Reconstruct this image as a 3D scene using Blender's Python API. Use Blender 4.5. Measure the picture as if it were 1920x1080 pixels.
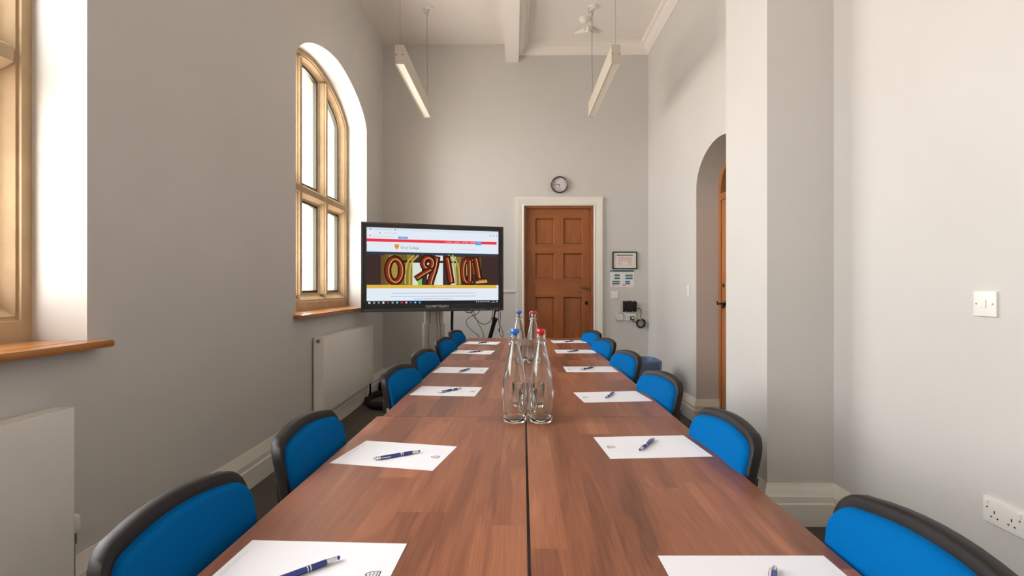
import bpy, bmesh, math, random
from mathutils import Vector, Matrix
random.seed(7)
PI = math.pi
SC = bpy.context.scene
COL = SC.collection
for o in list(bpy.data.objects):
    bpy.data.objects.remove(o)

# ---------------------------------------------------------------- camera
CZ = 1.21
YAW = math.atan(6 / 960)
cd = bpy.data.cameras.new('camera')
cd.lens = 18.0; cd.sensor_width = 36.0; cd.clip_start = 0.05; cd.clip_end = 200
cam = bpy.data.objects.new('camera', cd)
cam.location = (0, 0, CZ); cam.rotation_euler = (PI / 2, 0, YAW)
COL.objects.link(cam); SC.camera = cam

# ---------------------------------------------------------------- world (bright overcast sky) and exposure
w = bpy.data.worlds.new('overcast_sky'); SC.world = w; w.use_nodes = True
WN = w.node_tree.nodes
# white cloud above the horizon, warm tint below it added as bounce from unseen stone ground
_L = w.node_tree.links
_tc = WN.new('ShaderNodeTexCoord'); _sp = WN.new('ShaderNodeSeparateXYZ'); _L.new(_tc.outputs['Generated'], _sp.inputs[0])
_rp = WN.new('ShaderNodeValToRGB'); _mr = WN.new('ShaderNodeMapRange'); _mr.inputs[1].default_value = -0.25; _mr.inputs[2].default_value = 0.35
_L.new(_sp.outputs['Z'], _mr.inputs[0]); _L.new(_mr.outputs[0], _rp.inputs[0])
_rp.color_ramp.elements[0].color = (0.86, 0.79, 0.71, 1); _rp.color_ramp.elements[1].color = (1.0, 0.995, 0.985, 1)
_L.new(_rp.outputs[0], WN['Background'].inputs[0])
WN['Background'].inputs[1].default_value = 18.0
SC.view_settings.view_transform = 'Standard'
SC.view_settings.look = 'None'
SC.view_settings.gamma = 1.0
SC.view_settings.use_curve_mapping = False
SC.view_settings.exposure = 0.0
SC.cycles.max_bounces = 14
SC.cycles.diffuse_bounces = 9
SC.cycles.transmission_bounces = 12
SC.cycles.transparent_max_bounces = 16
SC.cycles.sample_clamp_indirect = 6.0
SC.cycles.use_denoising = True

# window geometry shared by wall, portals and windows
XL, XR, YB, YE, ZC = -1.62, 1.63, -4.3, 6.28, 4.20
WINS = [4.6725, 1.0245, -2.6235]
WH = 0.9025
for cy in WINS:                                     # sky portals in the window openings
    ld = bpy.data.lights.new('sky_portal', 'AREA'); ld.shape = 'RECTANGLE'
    ld.size = 1.8; ld.size_y = 2.3
    ld.cycles.is_portal = True
    lo = bpy.data.objects.new('sky_portal', ld)
    lo.location = (-2.08, cy, 2.15); lo.rotation_euler = (PI / 2, 0, PI / 2 + PI)
    COL.objects.link(lo)

def ray(px, py):
    dx, dz = (px - 960) / 960, (540 - py) / 960
    c, s = math.cos(YAW), math.sin(YAW)
    return Vector((dx * c - s, dx * s + c, dz))
def onz(px, py, z):
    d = ray(px, py); k = (z - CZ) / d.z
    return Vector((0, 0, CZ)) + d * k
def ony(px, py, y):
    d = ray(px, py); k = y / d.y
    return Vector((0, 0, CZ)) + d * k

# ---------------------------------------------------------------- materials
def lin(c):
    f = lambda v: (v / 12.92 if v <= 0.04045 else ((v + 0.055) / 1.055) ** 2.4)
    return tuple(f(v / 255) for v in c) + (1,)
MATS = {}
def pm(name, c, rough=0.5, metal=0.0, var=0.0, vs=8.0, bump=0.0, bs=200.0, emit=None, es=1.0, stretch=None, spec=None, coat=0, sheen=0):
    m = bpy.data.materials.new(name); m.use_nodes = True
    nt = m.node_tree; b = nt.nodes['Principled BSDF']
    b.inputs['Base Color'].default_value = lin(c)
    b.inputs['Roughness'].default_value = rough
    b.inputs['Metallic'].default_value = metal
    if spec is not None: b.inputs['Specular IOR Level'].default_value = spec
    if coat: b.inputs['Coat Weight'].default_value = coat; b.inputs['Coat Roughness'].default_value = 0.1
    if sheen: b.inputs['Sheen Weight'].default_value = sheen
    if emit:
        b.inputs['Emission Color'].default_value = lin(emit); b.inputs['Emission Strength'].default_value = es
    tc = nt.nodes.new('ShaderNodeTexCoord')
    mp = nt.nodes.new('ShaderNodeMapping'); nt.links.new(tc.outputs['Object'], mp.inputs[0])
    if stretch: mp.inputs['Scale'].default_value = stretch
    if var:
        n = nt.nodes.new('ShaderNodeTexNoise'); n.inputs['Scale'].default_value = vs; n.inputs['Detail'].default_value = 5
        nt.links.new(mp.outputs[0], n.inputs['Vector'])
        r = nt.nodes.new('ShaderNodeValToRGB')
        cl = lin(c)
        r.color_ramp.elements[0].position = 0.3; r.color_ramp.elements[1].position = 0.7
        r.color_ramp.elements[0].color = tuple(v * (1 - var) for v in cl[:3]) + (1,)
        r.color_ramp.elements[1].color = tuple(min(1, v * (1 + var)) for v in cl[:3]) + (1,)
        nt.links.new(n.outputs['Fac'], r.inputs[0]); nt.links.new(r.outputs[0], b.inputs['Base Color'])
    if bump:
        n2 = nt.nodes.new('ShaderNodeTexNoise'); n2.inputs['Scale'].default_value = bs; n2.inputs['Detail'].default_value = 3
        nt.links.new(mp.outputs[0], n2.inputs['Vector'])
        bn = nt.nodes.new('ShaderNodeBump'); bn.inputs['Strength'].default_value = bump; bn.inputs['Distance'].default_value = 0.002
        nt.links.new(n2.outputs['Fac'], bn.inputs['Height']); nt.links.new(bn.outputs[0], b.inputs['Normal'])
    MATS[name] = m
    return m

def wood(name, dark, mid, light, axis, rough=0.4, plank=None, seg=0.7, fine=90, coat=0.0, contrast=1.0):
    """wood with grain along axis (0,1,2); plank = width of printed staves across"""
    m = bpy.data.materials.new(name); m.use_nodes = True
    nt = m.node_tree; N = nt.nodes; L = nt.links; b = N['Principled BSDF']
    b.inputs['Roughness'].default_value = rough
    if coat: b.inputs['Coat Weight'].default_value = coat; b.inputs['Coat Roughness'].default_value = 0.15
    tc = N.new('ShaderNodeTexCoord'); sep = N.new('ShaderNodeSeparateXYZ'); L.new(tc.outputs['Object'], sep.inputs[0])
    oi = N.new('ShaderNodeObjectInfo')
    def mth(op, a, bb=None, c=None):
        n = N.new('ShaderNodeMath'); n.operation = op
        for i, v in enumerate((a, bb, c)):
            if v is None: continue
            if isinstance(v, (int, float)): n.inputs[i].default_value = v
            else: L.new(v, n.inputs[i])
        return n.outputs[0]
    ax = sep.outputs[axis]
    oth = [i for i in range(3) if i != axis]
    a0, a1 = sep.outputs[oth[0]], sep.outputs[oth[1]]
    comb = N.new('ShaderNodeCombineXYZ')
    if plank:
        idx = mth('FLOOR', mth('DIVIDE', a0, plank))
        wn = N.new('ShaderNodeTexWhiteNoise'); wn.noise_dimensions = '1D'
        L.new(mth('ADD', idx, mth('MULTIPLY', oi.outputs['Random'], 50)), wn.inputs['W'])
        sg = mth('FLOOR', mth('ADD', mth('DIVIDE', ax, seg), mth('MULTIPLY', wn.outputs['Value'], 9)))
        wn2 = N.new('ShaderNodeTexWhiteNoise'); wn2.noise_dimensions = '2D'
        cv = N.new('ShaderNodeCombineXYZ'); L.new(idx, cv.inputs[0]); L.new(sg, cv.inputs[1]); L.new(cv.outputs[0], wn2.inputs['Vector'])
        tone = wn2.outputs['Value']; offs = mth('MULTIPLY', tone, 37.0)
    else:
        tone = None; offs = mth('MULTIPLY', oi.outputs['Random'], 20)
    L.new(mth('ADD', mth('MULTIPLY', a0, 14), offs), comb.inputs[0])
    L.new(mth('ADD', mth('MULTIPLY', ax, 1.3), offs), comb.inputs[1])
    L.new(mth('MULTIPLY', a1, 14), comb.inputs[2])
    n1 = N.new('ShaderNodeTexNoise'); n1.inputs['Scale'].default_value = 1.0; n1.inputs['Detail'].default_value = 4; n1.inputs['Distortion'].default_value = 0.6
    L.new(comb.outputs[0], n1.inputs['Vector'])
    # growth rings: sine of the large noise
    ring = mth('SINE', mth('MULTIPLY', n1.outputs['Fac'], 42))
    comb2 = N.new('ShaderNodeCombineXYZ')
    L.new(mth('ADD', mth('MULTIPLY', a0, fine * 3), offs), comb2.inputs[0]); L.new(mth('MULTIPLY', ax, 6), comb2.inputs[1]); L.new(mth('MULTIPLY', a1, fine * 3), comb2.inputs[2])
    n2 = N.new('ShaderNodeTexNoise'); n2.inputs['Scale'].default_value = 1.0; n2.inputs['Detail'].default_value = 3
    L.new(comb2.outputs[0], n2.inputs['Vector'])
    f = mth('ADD', mth('MULTIPLY', mth('SUBTRACT', n1.outputs['Fac'], 0.5), 1.3 * contrast), mth('MULTIPLY', ring, 0.08 * contrast))
    f = mth('ADD', f, mth('MULTIPLY', mth('SUBTRACT', n2.outputs['Fac'], 0.5), 0.7 * contrast))
    if tone is not None: f = mth('ADD', f, mth('MULTIPLY', mth('SUBTRACT', tone, 0.5), 0.40))
    f = mth('ADD', f, 0.5)
    r = N.new('ShaderNodeValToRGB'); L.new(f, r.inputs[0])
    e = r.color_ramp.elements
    e[0].position = 0.05; e[0].color = lin(dark); e[1].position = 0.95; e[1].color = lin(light)
    k = e.new(0.5); k.color = lin(mid)
    L.new(r.outputs[0], b.inputs['Base Color'])
    bn = N.new('ShaderNodeBump'); bn.inputs['Strength'].default_value = 0.12; bn.inputs['Distance'].default_value = 0.001
    L.new(n2.outputs['Fac'], bn.inputs['Height']); L.new(bn.outputs[0], b.inputs['Normal'])
    MATS[name] = m
    return m

def glassmat(name, c=(1, 1, 1, 1), ior=1.45, rough=0.0):
    m = bpy.data.materials.new(name); m.use_nodes = True
    nt = m.node_tree; nt.nodes.remove(nt.nodes['Principled BSDF'])
    g = nt.nodes.new('ShaderNodeBsdfGlass'); g.inputs['Color'].default_value = c; g.inputs['IOR'].default_value = ior; g.inputs['Roughness'].default_value = rough
    nt.links.new(g.outputs[0], nt.nodes['Material Output'].inputs[0])
    return m
def panemat(name, tint=(0.99, 0.99, 0.985, 1)):
    m = bpy.data.materials.new(name); m.use_nodes = True
    nt = m.node_tree; nt.nodes.remove(nt.nodes['Principled BSDF'])
    t = nt.nodes.new('ShaderNodeBsdfTransparent'); t.inputs[0].default_value = tint
    g = nt.nodes.new('ShaderNodeBsdfGlossy'); g.inputs['Roughness'].default_value = 0.02
    fr = nt.nodes.new('ShaderNodeLayerWeight'); fr.inputs['Blend'].default_value = 0.12
    mx = nt.nodes.new('ShaderNodeMixShader')
    nt.links.new(fr.outputs['Facing'], mx.inputs[0]); nt.links.new(t.outputs[0], mx.inputs[1]); nt.links.new(g.outputs[0], mx.inputs[2])
    nt.links.new(mx.outputs[0], nt.nodes['Material Output'].inputs[0])
    return m
EM = {}
def em(c, s=0.9):
    k = (tuple(c), s)
    if k not in EM:
        m = bpy.data.materials.new('screen_light'); m.use_nodes = True
        nt = m.node_tree; nt.nodes.remove(nt.nodes['Principled BSDF'])
        e = nt.nodes.new('ShaderNodeEmission'); e.inputs[0].default_value = lin(c); e.inputs[1].default_value = s
        nt.links.new(e.outputs[0], nt.nodes['Material Output'].inputs[0])
        EM[k] = m
    return EM[k]

M_WALL = pm('wall_paint', (207, 205, 202), 0.6, var=0.02, vs=1.5, bump=0.08, bs=60, spec=0.3)
M_CEIL = pm('ceiling_paint', (236, 231, 225), 0.7, var=0.015, vs=1.5, bump=0.05, bs=60)
M_TRIM = pm('white_gloss_paint', (232, 229, 220), 0.3, var=0.02, vs=4, bump=0.03, bs=40)
M_CARPET = pm('carpet', (88, 84, 78), 0.95, var=0.25, vs=500, bump=0.8, bs=900)
M_STONE = pm('bath_stone', (184, 158, 124), 0.8, var=0.14, vs=5, bump=0.5, bs=150)
M_SILL = wood('oak_sill', (140, 82, 38), (176, 112, 56), (206, 146, 84), 1, rough=0.25, coat=0.4)
M_DOOR = wood('pine_door', (108, 56, 22), (156, 88, 40), (186, 114, 58), 2, rough=0.35, coat=0.3, contrast=0.55)
M_DOORH = wood('pine_rail', (108, 56, 22), (156, 88, 40), (186, 114, 58), 0, rough=0.35, coat=0.3, contrast=0.55)
M_DOORY = wood('pine_side_rail', (120, 70, 34), (158, 98, 50), (188, 124, 70), 1, rough=0.35, coat=0.3, contrast=0.55)
M_DOOR2 = wood('oak_side_door', (128, 76, 38), (170, 108, 58), (198, 136, 80), 2, rough=0.35, coat=0.3, contrast=0.6)
M_TABLE = wood('walnut_laminate', (90, 50, 33), (134, 80, 55), (170, 110, 78), 1, rough=0.36, plank=0.104, seg=1.1, contrast=0.8)
M_EDGE = wood('walnut_edge', (98, 58, 42), (128, 80, 58), (150, 98, 72), 1, rough=0.4)
M_STEEL = pm('grey_steel', (150, 152, 155), 0.35, metal=0.9, bump=0.02)
M_ALU = pm('brushed_aluminium', (172, 169, 162), 0.38, metal=0.45, bump=0.03, bs=300, stretch=(1, 1, 0.05))
M_CHROME = pm('chrome', (225, 225, 228), 0.12, metal=1.0)
M_BLUE = pm('blue_fabric', (0, 98, 166), 0.9, var=0.10, vs=600, bump=0.5, bs=1400, sheen=0.0, spec=0.05)
M_BLACK = pm('black_plastic', (24, 21, 22), 0.5, var=0.1, vs=300, bump=0.2, bs=700, spec=0.35)
M_RUB = pm('black_rubber', (18, 18, 20), 0.6)
M_BAG = pm('black_nylon', (16, 15, 15), 0.8, bump=0.6, bs=60)
M_GLOSSB = pm('gloss_black_bezel', (22, 21, 22), 0.22)
M_GREYB = pm('dark_grey_bezel', (52, 50, 50), 0.3)
M_SHEET = pm('paper', (226, 227, 234), 0.7, var=0.01)
M_INK = pm('black_ink', (24, 24, 30), 0.7)
M_FAINT = pm('pale_grey_ink', (196, 198, 206), 0.7)
M_PEN = pm('blue_pen_lacquer', (28, 48, 130), 0.25, coat=0.5)
M_NAVY = pm('navy_pen_lacquer', (26, 32, 70), 0.25, coat=0.5)
M_RADI = pm('radiator_enamel', (242, 240, 235), 0.22, var=0.01)
M_SLOT = pm('dark_slot', (40, 38, 36), 0.7)
M_WPL = pm('white_plastic', (236, 233, 228), 0.3)
M_WMET = pm('white_luminaire_paint', (205, 196, 182), 0.4)
M_DIFF = pm('opal_diffuser', (232, 226, 214), 0.35)
M_REDC = pm('red_stopper', (200, 14, 34), 0.25, coat=0.5)
M_BLUC = pm('blue_stopper', (0, 110, 205), 0.25, coat=0.5)
M_BRASS = pm('aged_brass', (150, 118, 74), 0.3, metal=1.0)
M_IRON = pm('black_iron', (24, 22, 20), 0.45, metal=0.6, bump=0.3, bs=80)
M_LEAD = pm('dark_window_frame', (52, 52, 46), 0.4, metal=0.3)
M_CLOCKF = pm('clock_face', (224, 216, 220), 0.6)
M_POST = {n: pm('print_' + n, c, 0.6) for n, c in dict(navy=(40, 78, 110), teal=(52, 108, 128), lime=(196, 206, 92), orange=(236, 150, 96), green=(58, 96, 84), pink=(222, 196, 194), grey=(120, 120, 118), cream=(226, 226, 214), red=(214, 96, 90)).items()}
M_GLASS = glassmat('clear_glass', (0.985, 1.0, 0.99, 1), 1.46)
M_PANE = panemat('window_glass')
M_BIN = pm('blue_grey_bin_plastic', (96, 116, 146), 0.4)
def filmmat():
    m = bpy.data.materials.new('blue_bin_liner_film'); m.use_nodes = True
    nt = m.node_tree; p = nt.nodes['Principled BSDF']
    p.inputs['Base Color'].default_value = lin((130, 156, 198)); p.inputs['Roughness'].default_value = 0.15
    t = nt.nodes.new('ShaderNodeBsdfTransparent'); t.inputs[0].default_value = lin((200, 215, 240))
    mx = nt.nodes.new('ShaderNodeMixShader'); mx.inputs[0].default_value = 0.5
    n = nt.nodes.new('ShaderNodeTexNoise'); n.inputs['Scale'].default_value = 14; n.inputs['Detail'].default_value = 3
    tc = nt.nodes.new('ShaderNodeTexCoord'); nt.links.new(tc.outputs['Object'], n.inputs['Vector'])
    bn = nt.nodes.new('ShaderNodeBump'); bn.inputs['Strength'].default_value = 0.8; bn.inputs['Distance'].default_value = 0.02
    nt.links.new(n.outputs['Fac'], bn.inputs['Height']); nt.links.new(bn.outputs[0], p.inputs['Normal'])
    nt.links.new(t.outputs[0], mx.inputs[1]); nt.links.new(p.outputs[0], mx.inputs[2])
    nt.links.new(mx.outputs[0], nt.nodes['Material Output'].inputs[0])
    return m
M_FILM = filmmat()

# ---------------------------------------------------------------- mesh helpers
class MB:
    def __init__(s): s.v = []; s.f = []; s.mi = []; s.cur = 0
    def add(s, vs, fs):
        o = len(s.v); s.v += [tuple(p) for p in vs]
        for f in fs: s.f.append(tuple(i + o for i in f)); s.mi.append(s.cur)
    def box(s, x0, x1, y0, y1, z0, z1, bev=0.0):
        if not bev:
            vs = [(x, y, z) for x in (x0, x1) for y in (y0, y1) for z in (z0, z1)]
            s.add(vs, [(0, 1, 3, 2), (4, 6, 7, 5), (0, 4, 5, 1), (2, 3, 7, 6), (0, 2, 6, 4), (1, 5, 7, 3)])
        else:
            bm = bmesh.new(); bmesh.ops.create_cube(bm, size=1)
            for v in bm.verts:
                v.co = Vector(((x0 + x1) / 2 + v.co.x * (x1 - x0), (y0 + y1) / 2 + v.co.y * (y1 - y0), (z0 + z1) / 2 + v.co.z * (z1 - z0)))
            bmesh.ops.bevel(bm, geom=bm.edges[:], offset=bev, segments=2, profile=0.7, affect='EDGES')
            bm.verts.index_update()
            s.add([v.co[:] for v in bm.verts], [[v.index for v in f.verts] for f in bm.faces]); bm.free()
    def loft(s, rings, cap=True, closed=True):
        n = len(rings[0]); vs = [p for r in rings for p in r]; fs = []
        for i in range(len(rings) - 1):
            for j in range(n if closed else n - 1):
                k = (j + 1) % n
                fs.append((i * n + j, i * n + k, (i + 1) * n + k, (i + 1) * n + j))
        if cap and closed:
            fs.append(tuple(range(n - 1, -1, -1))); fs.append(tuple((len(rings) - 1) * n + j for j in range(n)))
        s.add(vs, fs)
    def lathe(s, prof, c=(0, 0, 0), n=32, axis='Z', cap=True):
        rings = []
        for r, h in prof:
            ring = []
            for k in range(n):
                a = 2 * PI * k / n; x, y = r * math.cos(a), r * math.sin(a)
                if axis == 'Z': p = (c[0] + x, c[1] + y, c[2] + h)
                elif axis == 'Y': p = (c[0] + x, c[1] + h, c[2] + y)
                else: p = (c[0] + h, c[1] + x, c[2] + y)
                ring.append(p)
            rings.append(ring)
        s.loft(rings, cap)
    def tube(s, pts, r, n=8, closed=False, smooth=1):
        P = [Vector(p) for p in pts]
        for _ in range(smooth):
            if closed:
                Q = []
                for i in range(len(P)): a, b = P[i], P[(i + 1) % len(P)]; Q += [a * .75 + b * .25, a * .25 + b * .75]
            else:
                Q = [P[0]]
                for a, b in zip(P, P[1:]): Q += [a * .75 + b * .25, a * .25 + b * .75]
                Q.append(P[-1])
            P = Q
        m = len(P); rad = r if callable(r) else (lambda t: r)
        rings = []; up = None
        for i in range(m):
            t = (P[(i + 1) % m] - P[i - 1]) if closed else (P[min(i + 1, m - 1)] - P[max(i - 1, 0)])
            if t.length < 1e-9: t = Vector((0, 0, 1))
            t.normalize()
            if up is None: up = t.orthogonal().normalized()
            else:
                up = up - t * up.dot(t)
                up = up.normalized() if up.length > 1e-6 else t.orthogonal().normalized()
            sd = t.cross(up); rr = rad(i / max(1, m - 1))
            rings.append([P[i] + (up * math.cos(2 * PI * k / n) + sd * math.sin(2 * PI * k / n)) * rr for k in range(n)])
        if closed: rings.append(rings[0])
        s.loft(rings, cap=not closed)
    def prism(s, poly, fn, d0, d1):
        s.loft([[fn(u, v, d0) for u, v in poly], [fn(u, v, d1) for u, v in poly]])
    def build(s, name, mats, parent=None, smooth=False, kind=None, label=None, loc=None, rot=None):
        me = bpy.data.meshes.new(name); me.from_pydata(s.v, [], s.f)
        for m in (mats if isinstance(mats, (list, tuple)) else [mats]): me.materials.append(m)
        if max(s.mi or [0]) > 0: me.polygons.foreach_set('material_index', s.mi)
        bm = bmesh.new(); bm.from_mesh(me); bmesh.ops.recalc_face_normals(bm, faces=bm.faces[:]); bm.to_mesh(me); bm.free()
        if smooth:
            me.polygons.foreach_set('use_smooth', [True] * len(me.polygons))
            me.set_sharp_from_angle(angle=math.radians(smooth if smooth is not True else 40))
        me.update()
        o = bpy.data.objects.new(name, me); COL.objects.link(o)
        if parent: o.parent = parent
        if kind: o['kind'] = kind
        if label: o['label'] = label
        if loc: o.location = loc
        if rot: o.rotation_euler = rot
        return o
def thing(name, label, cat, loc=(0, 0, 0), rz=0.0, group=None):
    o = bpy.data.objects.new(name, None); COL.objects.link(o); o.empty_display_size = 0.05
    o.location = loc; o.rotation_euler = (0, 0, rz); o['label'] = label; o['category'] = cat
    if group: o['group'] = group
    return o
def tag(o, label, cat, group=None):
    o['label'] = label; o['category'] = cat
    if group: o['group'] = group
    return o
def copy_tree(o, parent=None):
    c = o.copy(); COL.objects.link(c)
    if parent: c.parent = parent
    for ch in [x for x in bpy.data.objects if x.parent == o]: copy_tree(ch, c)
    return c
def text_mesh(txt, size, align='CENTER', sx=1.0):
    cu = bpy.data.curves.new('lettering', 'FONT'); cu.body = txt; cu.size = size; cu.align_x = align; cu.align_y = 'CENTER'; cu.resolution_u = 3
    o = bpy.data.objects.new('lettering', cu); COL.objects.link(o)
    bpy.context.view_layer.update()
    dg = bpy.context.evaluated_depsgraph_get()
    me = bpy.data.meshes.new_from_object(o.evaluated_get(dg))
    vs = [(v.co.x * sx, v.co.y) for v in me.vertices]; fs = [tuple(p.vertices) for p in me.polygons]
    bpy.data.objects.remove(o); bpy.data.meshes.remove(me)
    return vs, fs
def sweep(name, path, prof, mat, side=1, closed=False, kind=None, parent=None, label=None, smooth=35):
    """sweep a profile of (offset from wall, z) along a floor-plan polyline, mitred"""
    P = [Vector(p) for p in path]; m = len(P); rings = []
    for i in range(m):
        def nrm(a, b):
            d = (b - a).normalized(); return Vector((-d.y, d.x)) * side
        if closed: n1, n2 = nrm(P[i - 1], P[i]), nrm(P[i], P[(i + 1) % m])
        elif i == 0: n1 = n2 = nrm(P[0], P[1])
        elif i == m - 1: n1 = n2 = nrm(P[-2], P[-1])
        else: n1, n2 = nrm(P[i - 1], P[i]), nrm(P[i], P[i + 1])
        b = (n1 + n2); b = b / (1 + n1.dot(n2))
        rings.append([(P[i].x + b.x * o, P[i].y + b.y * o, z) for o, z in prof])
    if closed: rings.append(rings[0])
    mb = MB(); mb.loft(rings, cap=not closed)
    return mb.build(name, mat, parent, smooth=smooth, kind=kind, label=label)

# ---------------------------------------------------------------- arches
PEX = 1.7
def arch_pts(yc, a, spring, rise, n=40, p=PEX, rev=False):
    out = []
    for k in range(n + 1):
        t = -math.cos(PI * k / n)
        out.append((yc + a * t, spring + rise * max(0.0, 1 - abs(t) ** p) ** (1 / p)))
    return out
def wall_with_openings(name, fn, u0, u1, z0, z1, ops, depth, mat):
    """ops: list of (ua, ub, zbottom, [top points from ua to ub]); fn(u,z,d)->xyz; d from 0 (room face) to depth"""
    mb = MB(); u = u0
    for ua, ub, zb, top in sorted(ops):
        for d in (0, depth):
            mb.add([fn(u, z0, d), fn(ua, z0, d), fn(ua, z1, d), fn(u, z1, d)], [(0, 1, 2, 3)])
            if zb > z0: mb.add([fn(ua, z0, d), fn(ub, z0, d), fn(ub, zb, d), fn(ua, zb, d)], [(0, 1, 2, 3)])
            for (a, za), (b, zb2) in zip(top, top[1:]):
                mb.add([fn(a, za, d), fn(b, zb2, d), fn(b, z1, d), fn(a, z1, d)], [(0, 1, 2, 3)])
        out = [(ua, zb)] + top + [(ub, zb)]
        for i in range(len(out) - 1):
            p, q = out[i], out[i + 1]
            mb.add([fn(*p, 0), fn(*q, 0), fn(*q, depth), fn(*p, depth)], [(0, 1, 2, 3)])
        if zb > z0: mb.add([fn(ua, zb, 0), fn(ub, zb, 0), fn(ub, zb, depth), fn(ua, zb, depth)], [(0, 1, 2, 3)])
        u = ub
    for d in (0, depth):
        mb.add([fn(u, z0, d), fn(u1, z0, d), fn(u1, z1, d), fn(u, z1, d)], [(0, 1, 2, 3)])
    for a, b, c_, d_ in ((u0, z0, u1, z0), (u0, z1, u1, z1), (u0, z0, u0, z1), (u1, z0, u1, z1)):
        mb.add([fn(a, b, 0), fn(c_, d_, 0), fn(c_, d_, depth), fn(a, b, depth)], [(0, 1, 2, 3)])
    bm = bmesh.new()
    vs = [bm.verts.new(v) for v in mb.v]
    for f in mb.f:
        try: bm.faces.new([vs[i] for i in f])
        except ValueError: pass
    bmesh.ops.remove_doubles(bm, verts=bm.verts[:], dist=1e-5)
    mb.v = [v.co[:] for v in bm.verts]; bm.verts.index_update(); mb.f = [[v.index for v in f.verts] for f in bm.faces]; mb.mi = [0] * len(mb.f)
    bm.free()
    return mb.build(name, mat, kind='structure')

# ---------------------------------------------------------------- room shell
SILLZ = 1.008
wops = []
for cy in WINS:
    top = arch_pts(cy, WH, 2.92, 0.367)
    wops.append((cy - WH, cy + WH, SILLZ, top))
wall_with_openings('wall_left', lambda u, z, d: (XL - d, u, z), YB - 0.3, YE + 0.3, 0, ZC, wops, 0.46, M_WALL)
DY = 4.12
arch_door = [(p[0], p[1]) for p in arch_pts(DY, 0.5, 2.09, 0.33, p=2.0)]
wall_with_openings('wall_right', lambda u, z, d: (XR + d, u, z), YB - 0.3, YE + 0.3, 0, ZC, [(DY - .5, DY + .5, 0, arch_door)], 0.40, M_WALL)
wall_with_openings('wall_end', lambda u, z, d: (u, YE + d, z), XL, XR, 0, ZC, [(0.111, 0.961, 0, [(0.111, 2.217), (0.961, 2.217)])], 0.25, M_WALL)
mb = MB(); mb.box(XL, XR, YB - .2, YB, 0, ZC); mb.build('wall_back', M_WALL, kind='structure')
mb = MB(); mb.box(XL - .46, XR + .40, YB - .3, YE + .3, -0.12, 0.0); mb.build('floor', M_CARPET, kind='structure')
mb = MB(); mb.box(XL - .46, XR + .40, YB - .3, YE + .3, ZC, ZC + .15); mb.build('ceiling', M_CEIL, kind='structure')
mb = MB(); mb.box(1.29, XR + .002, 2.63, 3.14, 0, ZC, ); mb.build('wall_pier', M_WALL, kind='structure')
mb = MB(); mb.box(-0.12, 0.043, YB, YE, 3.975, ZC); mb.build('ceiling_beam', M_CEIL, kind='structure')
cprof = [(0, 4.06), (.018, 4.06), (.02, 4.082), (.034, 4.09), (.05, 4.104), (.068, 4.13), (.074, 4.15), (.09, 4.156), (.104, 4.168), (.106, 4.2), (0, 4.2)]
sweep('trim_1', [(0.043, YB), (XR, YB), (XR, YE), (0.043, YE)], cprof, M_CEIL, side=1, closed=True, kind='structure')
bprof = [(0, 0), (.028, 0), (.028, .112), (.022, .118), (.022, .15), (.018, .155), (.016, .185), (.008, .196), (.006, .21), (0, .21)]
sweep('baseboard_right', [(XR, YB), (XR, 2.63), (1.29, 2.63), (1.29, 3.14), (XR, 3.14), (XR, 3.62), (1.84, 3.62)], bprof, M_TRIM, side=1, kind='structure')
sweep('baseboard_end', [(1.84, 4.62), (XR, 4.62), (XR, YE), (1.079, YE)], bprof, M_TRIM, side=1, kind='structure')
bprofL = [(o, z * 1.06) for o, z in bprof]
sweep('baseboard_left', [(0.006, YE), (XL, YE), (XL, YB), (XR, YB)], bprofL, M_TRIM, side=1, kind='structure')

# ---------------------------------------------------------------- stone windows
def outline(cy, o, n=40):
    """closed loop, inset by o*(1 at the glass rebate = 1.0)"""
    a = WH - .081 * o; sp = 2.92 - .016 * o; rs = 0.367 - .057 * o; zb = SILLZ + .158 * o
    top = arch_pts(cy, a, sp, rs, n)
    return [(cy - a, zb)] + top + [(cy + a, zb)]
def arch_z(cy, y, o):
    a = WH - .081 * o; t = min(1.0, abs(y - cy) / a)
    return 2.92 - .016 * o + (0.367 - .057 * o) * max(0.0, 1 - t ** PEX) ** (1 / PEX)
def light_poly(cy, ya, yb, z0, z1, t, curved):
    ya, yb, z0 = ya + t, yb - t, z0 + t
    n = 10
    if not curved: return [(ya, z0), (yb, z0)] + [(yb + (ya - yb) * k / n, z1 - t) for k in range(n + 1)]
    return [(ya, z0), (yb, z0)] + [(y, arch_z(cy, y, 1.0) - t) for y in [yb + (ya - yb) * k / n for k in range(n + 1)]]
WLAB = ['honey stone arched three-light window beyond the screen with a transom', 'honey stone window nearest the camera, cut by the left frame edge', 'honey stone window behind the camera']
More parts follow.
